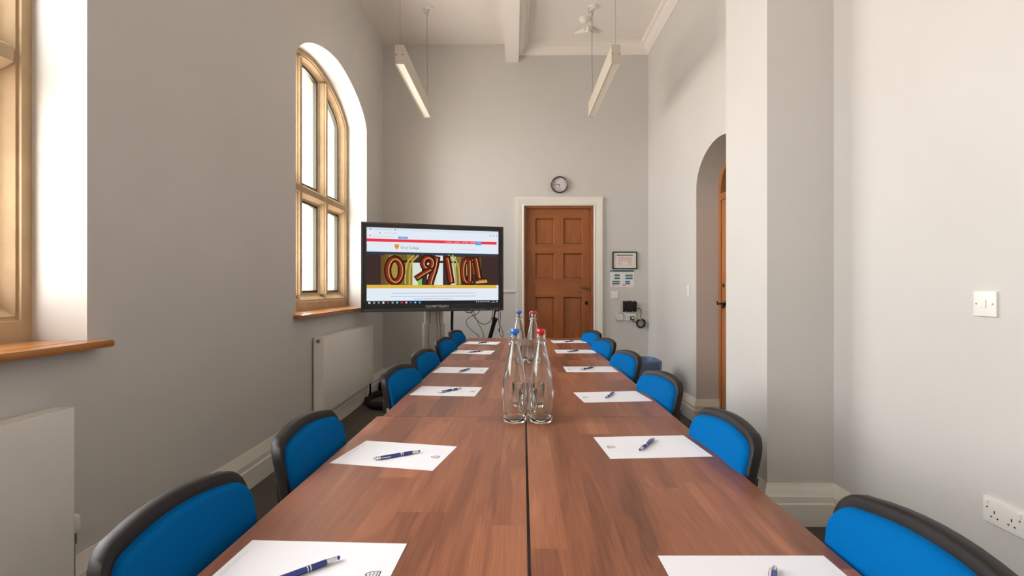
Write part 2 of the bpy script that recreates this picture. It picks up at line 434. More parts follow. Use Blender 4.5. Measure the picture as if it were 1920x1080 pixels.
for wi, cy in enumerate(WINS):
    prof = [(0, -1.83), (.50, -1.83), (.52, -1.842), (.58, -1.846), (.62, -1.843), (.66, -1.850), (.74, -1.868), (.86, -1.888), (.93, -1.892), (1.0, -1.893), (1.0, -1.99), (0, -1.99)]
    mb = MB(); rings = [[(X, y, z) for (y, z) in outline(cy, o)] for o, X in prof]
    n = len(rings[0]); vs = [p for r in rings for p in r]; fs = []
    R = len(rings)
    for i in range(R):
        for j in range(n):
            k = (j + 1) % n; i2 = (i + 1) % R
            fs.append((i * n + j, i * n + k, i2 * n + k, i2 * n + j))
    mb.add(vs, fs)
    root = mb.build('window_%d' % (wi + 1), M_STONE, kind='structure', smooth=30, label=WLAB[wi])
    # mullions
    cs = [(-.059, -1.99), (-.059, -1.893), (-.046, -1.888), (-.036, -1.868), (-.033, -1.852), (-.026, -1.846), (-.022, -1.832), (.022, -1.832), (.026, -1.846), (.033, -1.852), (.036, -1.868), (.046, -1.888), (.059, -1.893), (.059, -1.99)]
    for my in (-.301, .301):
        yy = cy + my; zt = arch_z(cy, yy, 1.0) + .012
        mb = MB(); mb.loft([[(X, yy + dy, SILLZ + .14) for dy, X in cs], [(X, yy + dy, zt) for dy, X in cs]])
        mb.build('mullion', M_STONE, root, smooth=30)
    cs2 = [(-.068, -1.99), (-.068, -1.893), (-.055, -1.888), (-.046, -1.868), (-.040, -1.856), (-.030, -1.842), (-.026, -1.834), (.026, -1.834), (.030, -1.842), (.040, -1.856), (.046, -1.868), (.055, -1.888), (.068, -1.893), (.068, -1.99)]
    mb = MB(); mb.loft([[(X + .0015, cy - .835, 2.062 + dz) for dz, X in cs2], [(X + .0015, cy + .835, 2.062 + dz) for dz, X in cs2]])
    mb.build('transom', M_STONE, root, smooth=30)
    for (ya, yb) in ((-.822, -.360), (-.242, .242), (.360, .822)):
        for (z0, z1, cur) in ((SILLZ + .158, 1.994, False), (2.130, None, True)):
            P0 = light_poly(cy, cy + ya, cy + yb, z0, z1, 0.0, cur); P1 = light_poly(cy, cy + ya, cy + yb, z0, z1, 0.022, cur)
            mb = MB(); m_ = len(P0)
            for j in range(m_):
                k = (j + 1) % m_
                for (A, B, xa, xb) in ((P0, P1, -1.905, -1.905), (P1, P1, -1.905, -1.94), (P1, P0, -1.94, -1.94)):
                    mb.add([(xa, *A[j]), (xa, *A[k]), (xb, *B[k]), (xb, *B[j])], [(0, 1, 2, 3)])
            f = mb.build('pane_frame', M_LEAD, root)
            mb = MB(); mb.prism(light_poly(cy, cy + ya, cy + yb, z0, z1, 0.018, cur), lambda u, v, d: (d, u, v), -1.925, -1.920)
            mb.build('pane', M_PANE, f)
    mb = MB(); mb.box(-1.829, XL, cy - WH + .002, cy + WH - .002, SILLZ - .001, SILLZ + .004)
    mb.box(XL - .002, XL + .072, cy - WH - .045, cy + WH + .045, SILLZ - .024, SILLZ + .004, bev=.009)
    mb.build('window_sill', M_SILL, root, smooth=40, label='varnished oak sill board')

# ---------------------------------------------------------------- end door
def rect_frame(mb, x0, x1, z0, z1, t, ya, yb):
    mb.box(x0, x0 + t, ya, yb, z0, z1); mb.box(x1 - t, x1, ya, yb, z0, z1); mb.box(x0 + t, x1 - t, ya, yb, z1 - t, z1)
YD = 6.335
DX0, DX1, DZ1 = .142, .934, 2.187
PX = [(.248, .480), (.596, .828)]; PZ = [(2.072, 1.750), (1.638, 1.325), (1.097, .27)]
mb = MB()
mb.box(DX0, PX[0][0], YD, YD + .045, .008, DZ1, bev=.001); mb.box(PX[1][1], DX1, YD, YD + .045, .008, DZ1, bev=.001)
for (za, zb) in PZ: mb.box(PX[0][1], PX[1][0], YD + .0004, YD + .045, zb, za)
door1 = mb.build('door_1', M_DOOR, kind='structure', label='brown six-panel timber door with white architrave in the end wall')
rz = [(DZ1, PZ[0][0]), (PZ[0][1], PZ[1][0]), (PZ[1][1], PZ[2][0]), (PZ[2][1], .008)]
for (za, zb) in rz:
    mb = MB(); mb.box(PX[0][0], PX[1][1], YD + .0008, YD + .045, zb, za); mb.build('rail', M_DOORH, door1)
for (xa, xb) in PX:
    for (za, zb) in PZ:
        mb = MB()
        g = .012
        mb.add([(xa, YD + .002, zb), (xb, YD + .002, zb), (xb, YD + .002, za), (xa, YD + .002, za), (xa + g, YD + .022, zb + g), (xb - g, YD + .022, zb + g), (xb - g, YD + .022, za - g), (xa + g, YD + .022, za - g),
                (xa + g + .004, YD + .018, zb + g + .004), (xb - g - .004, YD + .018, zb + g + .004), (xb - g - .004, YD + .018, za - g - .004), (xa + g + .004, YD + .018, za - g - .004)],
               [(0, 1, 5, 4), (1, 2, 6, 5), (2, 3, 7, 6), (3, 0, 4, 7), (4, 5, 9, 8), (5, 6, 10, 9), (6, 7, 11, 10), (7, 4, 8, 11), (8, 9, 10, 11)])
        mb.build('panel', M_DOOR, door1)
mb = MB(); rect_frame(mb, .1115, .9605, 0, 2.2165, .028, YE + .02, YE + .17)
mb.box(.13, .175, YD + .0455, YD + .07, 0, 2.19); mb.box(.90, .95, YD + .0455, YD + .07, 0, 2.19); mb.box(.13, .95, YD + .0455, YD + .07, 2.15, 2.21); mb.box(.13, .95, YD - .01, YD + .07, 0, .007)  # unseen stop strips and threshold added to block light leaking round the leaf
mb.build('door_frame', M_DOOR, door1)
aprof = [(0, 0), (0, .018), (.012, .024), (.022, .018), (.075, .030), (.088, .034), (.1045, .034), (.1045, 0)]
mb = MB()
rings = []
for (px_, pz_, sx_, sz_) in ((.111, 0, -1, 0), (.111, 2.217, -1, 1), (.961, 2.217, 1, 1), (.961, 0, 1, 0)):
    rings.append([(px_ + sx_ * o, YE - d, pz_ + sz_ * o) for o, d in aprof])
mb.loft(rings); mb.build('architrave', M_TRIM, door1, smooth=25, label='white painted moulded architrave')
# lever handle, rose, escutcheon
mb = MB(); hx, hz = (1101 - 966) / 151.4, CZ
mb.lathe([(.0, -.004), (.026, -.004), (.026, -.010), (.012, -.012), (.010, -.045), (0, -.045)], (hx, YD, hz), 20, 'Y')
mb.tube([(hx, YD - .042, hz), (hx - .03, YD - .045, hz + .004), (hx - .065, YD - .045, hz - .003), (hx - .095, YD - .042, hz + .010)], lambda t: .009 - .003 * t, 8)
mb.build('door_handle', M_BRASS, door1, smooth=40, label='scrolled brass lever handle')
mb = MB(); mb.lathe([(0, 0), (.021, 0), (.021, -.006), (.013, -.014), (0, -.014)], (hx - .012, YD + .0004, 1.025), 18, 'Y')
mb.build('keyhole_cover', M_IRON, door1, smooth=40, label='round black lock cover')
# flat conduit between screen and door
mb = MB(); mb.box(-1.0, .004, YE - .018, YE, 1.157, 1.190, bev=.003); mb.build('trim_2', M_TRIM, kind='structure', label='white surface cable trunking behind the screen')

# ---------------------------------------------------------------- arched side door
XD = 1.84
mb = MB(); o_, i_ = arch_pts(DY, .499, 2.085, .33, p=2.0), arch_pts(DY, .45, 2.085, .285, p=2.0)
O = [(DY - .499, 0)] + o_ + [(DY + .499, 0)]; I = [(DY - .45, 0)] + i_ + [(DY + .45, 0)]
for j in range(len(O) - 1):
    for (A, B, xa, xb) in ((O, I, XD - .01, XD - .01), (I, I, XD - .01, XD + .07), (O, O, XD - .01, XD + .07), (I, O, XD + .07, XD + .07)):
        mb.add([(xa, *A[j]), (xa, *A[j + 1]), (xb, *B[j + 1]), (xb, *B[j])], [(0, 1, 2, 3)])
door2 = mb.build('door_2', M_DOOR2, kind='structure', smooth=25, label='arched oak side door deep in the right wall recess')
mb = MB(); mb.box(XD - .012, XD + .06, DY - .45, DY + .45, 1.99, 2.05, bev=.004); mb.build('transom', M_DOORY, door2)
fan = [(DY - .45, 2.05)] + [p for p in i_ if p[1] > 2.05] + [(DY + .45, 2.05)]
mb = MB(); mb.prism(fan, lambda u, v, d: (d, u, v), XD + .03, XD + .036); mb.build('fanlight_pane', pm('green_glass', (60, 96, 60), .1), door2, label='green tinted fanlight glass')
for dy in (-.2, 0, .2):
    mb = MB(); mb.box(XD + .005, XD + .045, DY + dy - .012, DY + dy + .012, 2.05, 2.05 + .26 - abs(dy) * .25); mb.build('glazing_bar', M_DOOR2, door2)
mb = MB(); mb.box(XD + .015, XD + .06, DY - .45, DY + .45, .006, 1.99); leaf = mb.build('door_leaf', M_DOOR2, door2)
for (a, b) in ((.30, .449), (-.449, -.30)):
    mb = MB(); mb.box(XD + .0, XD + .016, DY + a, DY + b, .006, 1.989, bev=.002); mb.build('stile', M_DOOR2, leaf)
for k in range(5):
    a = -.299 + k * .1198; mb = MB(); mb.box(XD + .006, XD + .0155, DY + a, DY + a + .117, .2, 1.86, bev=.003); mb.build('plank', M_DOOR2, leaf)
for (za, zb) in ((.006, .2), (1.86, 1.989)):
    mb = MB(); mb.box(XD + .0, XD + .016, DY - .299, DY + .299, za, zb, bev=.002); mb.build('rail', M_DOORY, leaf)
for k in range(12):
    mb = MB(); mb.lathe([(0, -.008), (.007, -.006), (.009, 0), (0, 0)], (XD - .0, DY + .312, .25 + k * .14), 10, 'X'); mb.build('stud', M_IRON, leaf, smooth=40)
yk = 4.53
mb = MB(); mb.lathe([(0, -.006), (.016, -.005), (.018, 0), (0, 0)], (XD, yk, 1.232), 14, 'X')
mb.build('keyhole_cover', M_IRON, leaf, smooth=40)
mb = MB(); mb.lathe([(0, -.03), (.012, -.028), (.014, -.01), (.026, -.006), (.028, 0), (0, 0)], (XD, yk - .05, 1.07), 16, 'X')
mb.tube([(XD - .025, yk - .05, 1.07), (XD - .04, yk - .01, 1.075), (XD - .042, yk + .03, 1.06), (XD - .04, yk + .045, 1.09)], .007, 8)
mb.tube([(XD - .005, yk - .03, 1.06), (XD - .012, yk, 1.03), (XD - .005, yk + .02, 1.045)], .006, 8)
mb.build('door_handle', M_IRON, leaf, smooth=40, label='black iron lever handle')

# ---------------------------------------------------------------- tables
TZ = .73
def make_table(name, xa, xb, y0, y1, th, label):
    """table in the local frame of its own centre"""
    cx, cyy = (xa + xb) / 2, (y0 + y1) / 2; hw, hl = (xb - xa) / 2, (y1 - y0) / 2 - .0008
    t = thing(name, label, 'table', (cx, cyy, 0), th, 'walnut laminate meeting tables')
    mb = MB(); mb.box(-hw, hw, -hl, hl, TZ - .025, TZ, bev=.0015); mb.build('tabletop', M_TABLE, t)
    for s in (-1, 1):
        mb = MB(); yy = s * (hl - .07)
        mb.box(-.03, .03, yy - .02, yy + .02, .035, TZ - .066, bev=.004)
        mb.box(-hw * .86, hw * .86, yy - .025, yy + .025, .004, .036, bev=.008)
        mb.box(-hw * .8, hw * .8, yy - .02, yy + .02, TZ - .066, TZ - .0252, bev=.003)
        mb.build('leg', M_STEEL, t, smooth=40)
    mb = MB(); mb.box(-.02, .02, -hl + .092, hl - .092, TZ - .075, TZ - .035); mb.build('underframe', M_STEEL, t)
    return t
TH = -math.atan(.0148)
# right outer edge X = .5665+.0143Y ; seam from .012 (Y .85) to .086 (Y 4.9)
def seam(y): return .0105 + .0155 * y
RY = [.41, 1.91, 3.41, 4.91]
names = ['nearest to the camera', 'in the middle of the row', 'at the far end by the door']
for i in range(3):
    ym = (RY[i] + RY[i + 1]) / 2; xr = .5665 + .0143 * ym; xl = seam(ym) + (.003, .0015, .001)[i]
    make_table('meeting_table', xl, xr, RY[i], RY[i + 1], TH, 'walnut laminate table of the right row, ' + names[i])
for i in range(3):
    ym = (RY[i] + RY[i + 1]) / 2; xr = seam(ym) - (.003, .0015, .001)[i]
    xl = -.550 + .0195 * ym if i == 0 else -.5225 + .0139 * ym
    make_table('meeting_table', xl, xr, RY[i], RY[i + 1], TH if i else TH, 'walnut laminate table of the left row, ' + names[i])

# ---------------------------------------------------------------- chairs
def back_outline(hw_t, hw_b, z0, z1, r, crown=.012):
    pts = []
    def corner(cx, cz, a0, a1):
        for k in range(7):
            a = a0 + (a1 - a0) * k / 6; pts.append((cx + r * math.cos(a), cz + r * math.sin(a)))
    corner(hw_t - r, z1 - r, 0, PI / 2)
    for k in range(1, 8):
        u = 1 - 2 * k / 8; pts.append((u * (hw_t - r), z1 + crown * (1 - u * u)))
    corner(-hw_t + r, z1 - r, PI / 2, PI)
    for k in range(1, 4):
        u = k / 4; pts.append((-hw_t + (hw_t - hw_b) * u, (z1 - r) + (z0 + r - z1 + r) * u))
    rb = r
    corner(-hw_b + rb, z0 + rb, PI, 1.5 * PI)
    corner(hw_b - rb, z0 + rb, 1.5 * PI, 2 * PI)
    for k in range(1, 4):
        u = k / 4; pts.append((hw_b + (hw_t - hw_b) * u, (z0 + rb) + (z1 - r - z0 - rb) * u))
    return pts
def bend(x, y, z):
    lean = -.15 * (z - .6) - .10 * max(0, z - .74)
    return (x, -.207 + y + .38 * x * x + lean, z)
def pillow(mb, pts, prof, mapf, inset_c):
    cx = sum(p[0] for p in pts) / len(pts); cz = sum(p[1] for p in pts) / len(pts)
    rings = []
    for ins, y in prof:
        ring = []
        for (x, z) in pts:
            dx, dz = x - cx, z - cz
            L_ = math.hypot(dx, dz)
            if ins < 0: k = -ins            # pure scale
            else: k = max(0, (L_ - ins) / L_)
            ring.append(mapf(cx + dx * k, y, cz + dz * k))
        rings.append(ring)
    mb.loft(rings)
def make_chair():
    t = thing('meeting_chair', 'chair', 'chair')
    out = back_outline(.192, .182, .49, .826, .056)
    mb = MB(); pillow(mb, out, [(-.02, .000), (-.5, .000), (.02, .000), (.006, .002), (.0, -.003), (.001, -.024), (.006, -.029), (.02, -.032), (-.5, -.040), (-.02, -.042)], bend, 0)
    mb.build('back_shell', M_BLACK, t, smooth=50)
    outp = back_outline(.184, .174, .50, .804, .050)
    mb = MB(); pillow(mb, outp, [(-.02, .026), (-.4, .0255), (-.75, .0235), (.014, .020), (.004, .014), (0, .006), (0, -.004), (-.4, -.004)], bend, 0)
    mb.build('backrest', M_BLUE, t, smooth=60)
    def sm(x, y, z): return (x, z, .455 + y - .04 * max(0, z - .14))
    outs = back_outline(.205, .19, -.19, .22, .07, crown=.01)
    mb = MB(); pillow(mb, outs, [(-.02, .038), (-.5, .036), (.03, .032), (.008, .024), (0, .012), (.004, 0), (-.4, 0)], sm, 0)
    mb.build('seat', M_BLUE, t, smooth=60)
    mb = MB(); pillow(mb, outs, [(-.4, .0), (.006, -.0), (.004, -.016), (.02, -.022), (-.02, -.024)], sm, 0)
    mb.build('seat_shell', M_BLACK, t, smooth=50)
    for s in (-1, 1):
        mb = MB(); mb.tube([(s * .16, .10, .43), (s * .165, .15, .41), (s * .168, .17, .2), (s * .17, .18, .012)], .011, 10); mb.build('leg', M_BLACK, t, smooth=50)
        mb = MB(); mb.tube([(s * .16, -.02, .43), (s * .165, -.08, .41), (s * .168, -.11, .2), (s * .17, -.13, .012)], .011, 10); mb.build('leg', M_BLACK, t, smooth=50)
        p = [bend(s * .13, -.046, .70), bend(s * .13, -.048, .62), bend(s * .13, -.048, .52), (s * .13, -.17, .45), (s * .13, -.05, .425)]
        mb = MB(); mb.tube(p, .011, 8); mb.build('back_support', M_BLACK, t, smooth=50)
        mb = MB()
        q = Vector(bend(s * .188, -.016, .655)); mb.box(q.x - .003, q.x + .003, q.y - .006, q.y + .006, q.z - .022, q.z + .022, bev=.002)
        mb.build('side_clip', M_CHROME, t, smooth=40, label='small bright clip on the shell edge')
    return t
chair0 = make_chair()
# (side, X of the backrest centre near its top, centre Y, rotation deg off square)
CH = [(-1, -.600, .925, 1.5), (-1, -.590, 1.475, 2), (-1, -.548, 2.455, 10), (-1, -.545, 3.10, 9), (-1, -.525, 3.87, 11), (-1, -.52, 4.52, 12),
      (1, .634, .81, 1.5), (1, .612, 1.51, 2), (1, .637, 2.27, 9), (1, .655, 3.04, 10), (1, .66, 3.82, 12), (1, .672, 4.51, 13)]
CLAB = {-1: ['blue chair of the left row cut by the bottom left corner of the photo', 'blue chair of the left row beside the second sheet from the camera', 'blue chair of the left row in front of the black floor cable loop',
             'fourth blue chair from the camera in the left row, turned towards the camera', 'fifth blue chair of the left row, in front of the aluminium screen column', 'farthest blue chair of the left row under the black sleeve of the screen'],
        1: ['blue chair of the right row cut by the bottom right corner of the photo', 'blue chair of the right row standing in front of the wall pier', 'blue chair of the right row just in front of the lined waste bin',
            'fourth blue chair in the right row, just left of the lined bin', 'fifth blue chair from the camera in the right row, beyond the bin', 'farthest blue chair of the right row beside the door architrave']}
cnt = {-1: 0, 1: 0}
for i, (s, bx, by, rd) in enumerate(CH):
    o = chair0 if i == 0 else copy_tree(chair0)
    # chair faces local +Y ; left chairs face +X, right chairs face -X ; rd turns them towards the camera
    a = -PI / 2 if s < 0 else PI / 2
    a += s * math.radians(rd)
    # local back reference point (0,-.235)
    d = Vector((0, -.235, 0)); d.rotate(Matrix.Rotation(a, 3, 'Z'))
    o.location = (bx - d.x, by - d.y, 0); o.rotation_euler = (0, 0, a)
    o['label'] = CLAB[s][cnt[s]]; o['group'] = 'blue chairs of the left row' if s < 0 else 'blue chairs of the right row'; cnt[s] += 1

# ---------------------------------------------------------------- papers and pens
PAPERS = [(-1, (471.9, 1013.2), (764.3, 1020)), (-1, (686.4, 826.4), (857.8, 837.5)), (-1, (791.5, 724.1), (904.1, 726.3)), (-1, (824.6, 688.1), (919.1, 689.6)), (-1, (856.3, 656.4), (930.4, 657.8)), (-1, (877, 640.3), (940.2, 641.3)),
          (1, (1232.1, 1042.3), (1545.5, 1042.3)), (1, (1111, 820), (1282.8, 816.5)), (1, (1074.5, 736), (1192.7, 733.5)), (1, (1054.3, 687.4), (1148, 687.4)), (1, (1039.1, 656), (1111.2, 656)), (1, (1031.7, 638.6), (1092.6, 638.3))]
PENS = [((541, 1081), (636, 1046)), ((701, 861), (784, 847)), ((821, 736), (864, 728)), ((856.3, 698), (883, 690.5)), ((877.6, 660.4), (903.6, 658.3)), ((895, 643.3), (914, 641.4)),
        ((1453, 1063), (1445, 1150)), ((1229, 821), (1197.8, 845.2)), ((1151.7, 734.7), (1136, 745.8)), ((1115.2, 688), (1088.8, 693)), ((1085.5, 656.6), (1064.5, 659.5)), ((1076.7, 639), (1057.3, 641))]
def make_paper():
    # local x along the long side (towards the table centre = +x), y short side
    t = tag(MB_paper(), 'sheet', 'sheet of paper')
    mb = MB(); z = .0005
    # shield crest near +x end, its top towards +x
    def line(pts, wd=.0010):
        for (a, b) in zip(pts, pts[1:]):
            a = Vector(a); b = Vector(b); n = (b - a).normalized(); n = Vector((-n.y, n.x)) * wd
            mb.add([(*(a - n), z), (*(b - n), z), (*(b + n), z), (*(a + n), z)], [(0, 1, 2, 3)])
    x1 = .1485 - .020
    line([(x1, -.010), (x1, .010), (x1 - .010, .010), (x1 - .018, .007), (x1 - .024, 0), (x1 - .018, -.007), (x1 - .010, -.010), (x1, -.010)])
    for k, (h, c_) in enumerate(((.008, .0045), (.007, .010), (.0045, .0155))):
        x = x1 - c_
        for q in range(4):
            yy = -h + (q + .15) * h / 2
            mb.add([(x - .0014, yy, z), (x + .0012, yy, z), (x + .0016, yy + h * .3, z), (x - .0006, yy + h * .36, z)], [(0, 1, 2, 3)])
            mb.add([(x - .0022, yy + h * .1, z), (x - .0012, yy + h * .1, z), (x - .0012, yy + h * .2, z), (x - .0022, yy + h * .2, z)], [(0, 1, 2, 3)])
    mb.build('printed_crest', M_INK, t, label='small black printed shield crest')
    mb = MB()
    for (x, ya, yb) in ((-.135, -.06, .06), (-.139, -.045, .045)):
        n = 26; y = ya
        while y < yb:
            l_ = random.uniform(.003, .009); mb.add([(x, y, z), (x + .0014, y, z), (x + .0014, y + l_, z), (x, y + l_, z)], [(0, 1, 2, 3)]); y += l_ + .0015
    mb.build('printed_footer', M_FAINT, t, label='pale printed address lines')
    return t
def MB_paper():
    mb = MB(); mb.box(-.1485, .1485, -.105, .105, 0, .0004); return mb.build('paper_sheet', M_SHEET)
def make_pen(mat):
    t = thing('pen', 'pen', 'pen')
    mb = MB(); mb.lathe([(.0036, -.046), (.0050, -.045), (.0052, .0), (.0050, .045), (.0046, .046)], (0, 0, .0052), 16, 'X'); mb.build('barrel', mat, t, smooth=40)
    mb = MB(); mb.lathe([(.0046, .046), (.0046, .049), (.0032, .064), (.0026, .065)], (0, 0, .0052), 16, 'X'); mb.build('nose_cone', M_CHROME, t, smooth=40)
    mb = MB(); mb.lathe([(.0, .0645), (.0026, .065), (.0036, .067), (.0032, .0695), (0, .0708)], (0, 0, .0052), 12, 'X'); mb.build('stylus_tip', mat, t, smooth=60)
    for x in (.012, .017):
        mb = MB(); mb.lathe([(.0050, x), (.0054, x + .0003), (.0054, x + .0018), (.0050, x + .002)], (0, 0, .0053), 16, 'X', cap=False); mb.build('ring', M_CHROME, t, smooth=40)
    mb = MB(); mb.lathe([(.0046, -.046), (.0050, -.048), (.0048, -.058), (.0030, -.059), (.0028, -.066), (0, -.067)], (0, 0, .0052), 16, 'X'); mb.build('push_cap', M_CHROME, t, smooth=40)
    mb = MB(); mb.tube([(-.056, -.0045, .0062), (-.054, -.0075, .0066), (-.03, -.0078, .0060), (-.018, -.0066, .0056)], .0011, 6); mb.build('clip', M_CHROME, t, smooth=50)
    return t
paper0 = make_paper(); pen0 = make_pen(M_PEN)
ordn = ['nearest', 'second', 'third', 'fourth', 'fifth', 'farthest']
for i, (s, bl, br) in enumerate(PAPERS):
    o = paper0 if i == 0 else copy_tree(paper0)
    A, B = onz(*bl, TZ), onz(*br, TZ); d = (B - A).normalized(); mid = (A + B) / 2
    c = mid + Vector((d.y, -d.x, 0)) * .105
    ang = math.atan2(d.y, d.x) + (PI if s > 0 else 0)
    o.location = (c.x, c.y, TZ + .0002); o.rotation_euler = (0, 0, ang)
    row = 'left' if s < 0 else 'right'; k = i % 6
    nm = ordn[k] + (' sheet' if k in (0, 5) else ' sheet from the camera')
    o['label'] = 'white letterhead sheet with printed crest, %s on the %s tables' % (nm, row); o['group'] = 'white sheets on the %s tables' % row
    p = pen0 if i == 0 else copy_tree(pen0)
    a, b = onz(*PENS[i][0], TZ + .005), onz(*PENS[i][1], TZ + .005)
    dd = (b - a).normalized(); mm = (a + b) / 2
    if i == 0: mm = b - dd * .069
    if i == 6: mm = a + dd * .067
    p.location = (mm.x, mm.y, TZ + .0007); p.rotation_euler = (0, 0, math.atan2(dd.y, dd.x))
    p['label'] = 'blue and chrome pen lying on the %s of the %s tables' % (nm, row); p['group'] = 'pens on the %s tables' % row

# ---------------------------------------------------------------- bottles and glasses
def make_bottle(mat, col):
    t = thing('water_bottle', 'bottle', 'bottle')
    outer = [(0, .0), (.034, 0), (.0395, .004), (.0415, .010), (.0418, .016), (.0405, .022), (.0402, .030), (.0425, .05), (.0448, .08), (.0452, .11), (.0438, .14), (.0400, .17), (.0340, .20), (.0272, .23), (.0212, .255), (.0172, .275), (.0160, .283), (.0185, .285), (.0185, .291), (.0160, .294), (.0158, .306), (.0165, .308), (.0165, .314), (.0150, .316)]
    inner = [(.0110, .316), (.0110, .30), (.0125, .28), (.0180, .255), (.0240, .23), (.0306, .20), (.0366, .17), (.0406, .14), (.0420, .11), (.0416, .08), (.0392, .05), (.0370, .03), (.0365, .022), (.033, .014), (.018, .0095), (0, .012)]
    mb = MB(); mb.lathe(outer + inner, n=48, cap=False); mb.build('glass_body', M_GLASS, t, smooth=50)
    mb = MB(); mb.lathe([(0, .309), (.0095, .309), (.0102, .3175), (.0165, .319), (.0172, .322), (.0168, .331), (.015, .3335), (0, .3338)], n=28); mb.build('stopper', mat, t, smooth=50, label=col + ' swing stopper')
    mb = MB()
    for s in (-1, 1):
        mb.tube([(0, s * .0175, .2882), (s * 0, s * .024, .287), (0, s * .025, .300), (0, s * .0245, .318), (0, s * .021, .326), (0, s * .012, .3275)], .0013, 6)
        mb.tube([(0, s * .0195, .288), (0, s * .0235, .281), (0, s * .0215, .275), (0, s * .0185, .2805)], .0012, 6)
    mb.tube([(.0186 * math.cos(k * PI / 8), .0186 * math.sin(k * PI / 8), .288) for k in range(16)], .0011, 6, closed=True)
    mb.build('wire_bail', M_CHROME, t, smooth=50)
    return t
b_red = make_bottle(M_REDC, 'red'); b_blue = make_bottle(M_BLUC, 'blue')
for (src, cp, x, y, rz_, lab) in ((b_red, 0, .0925, 1.838, .6, 'clear swing-top glass bottle with red stopper, front pair'), (b_blue, 0, -.0015, 1.838, 1.25, 'clear swing-top glass bottle with blue stopper, front pair'),
                              (b_red, 1, .116, 3.28, 1.5, 'clear swing-top glass bottle with red stopper, rear pair'), (b_blue, 1, .024, 3.30, 1.1, 'clear swing-top glass bottle with blue stopper, rear pair')):
    o = copy_tree(src) if cp else src
    o.location = (x, y, TZ + .0003); o.rotation_euler = (0, 0, rz_ - PI / 2 + PI / 2); o['label'] = lab; o['group'] = 'swing-top water bottles'
mb = MB(); mb.lathe([(0, 0), (.026, 0), (.0285, .003), (.0335, .093), (.0325, .0945), (.0315, .093), (.0272, .016), (.020, .011), (0, .010)], n=40, cap=False)
g0 = mb.build('tumbler', M_GLASS, smooth=50)
for k, (x, y, lab) in enumerate(((.090, 2.075, 'clear water glass behind the front red-stoppered bottle'), (.018, 2.085, 'clear water glass behind the front blue-stoppered bottle'), (.048, 1.955, 'clear water glass close behind the gap between the front bottles'),
                                (.068, 3.42, 'clear water glass behind the gap between the rear bottles'), (.140, 3.43, 'clear water glass behind the rear red-stoppered bottle'), (.000, 3.44, 'clear water glass behind the rear blue-stoppered bottle'))):
    o = g0 if k == 0 else g0.copy()
    if k: COL.objects.link(o)
    o.location = (x, y, TZ + .0003); tag(o, lab, 'glass', 'water glasses on the tables')

# ---------------------------------------------------------------- display screen
SW, SH = 1.454, .885
tv = thing('display_screen', 'large black interactive display showing a college web page', 'screen', (-.8225, 5.255, 1.417), math.atan2(.45, 1.383))
mb = MB()
rw, rh = SW / 2, SH / 2; l, r_, tp, bt = .050, .050, .048, .072
for (x0, x1, z0, z1) in ((-rw, -rw + l, -rh, rh), (rw - r_, rw, -rh, rh), (-rw + l, rw - r_, rh - tp, rh), (-rw + l, rw - r_, -rh, -rh + bt)):
    mb.box(x0, x1, 0, .05, z0, z1)
mb.build('bezel', M_GLOSSB, tv, smooth=30)
mb = MB(); mb.box(-rw + .004, rw - .004, .05, .085, -rh + .004, rh - .004, bev=.01); mb.build('back_housing', M_BLACK, tv, smooth=30)
mb = MB(); t_ = .012
for (x0, x1, z0, z1) in ((-rw - .004, -rw + t_, -rh - .004, rh + .004), (rw - t_, rw + .004, -rh - .004, rh + .004), (-rw + t_, rw - t_, rh - t_, rh + .004), (-rw + t_, rw - t_, -rh - .004, -rh + .026)):
    mb.box(x0, x1, -.006, .055, z0, z1, bev=.003)
mb.build('outer_frame', M_GREYB, tv, smooth=30)
sx0, sx1, sz0, sz1 = -rw + l, rw - r_, -rh + bt, rh - tp
def SUV(xc, yc):
    """point of the displayed page measured on the photographed page -> local screen position"""
    t = (xc - 110) / (1136 - 110); u = t / 5.03 / ((1 - t) / 5.48 + t / 5.03)
    top = 105 + (145 - 105) * t; bot = 712 + (706 - 712) * t
    v = (yc - top) / (bot - top)
    return sx0 + (sx1 - sx0) * u, sz1 - (sz1 - sz0) * v
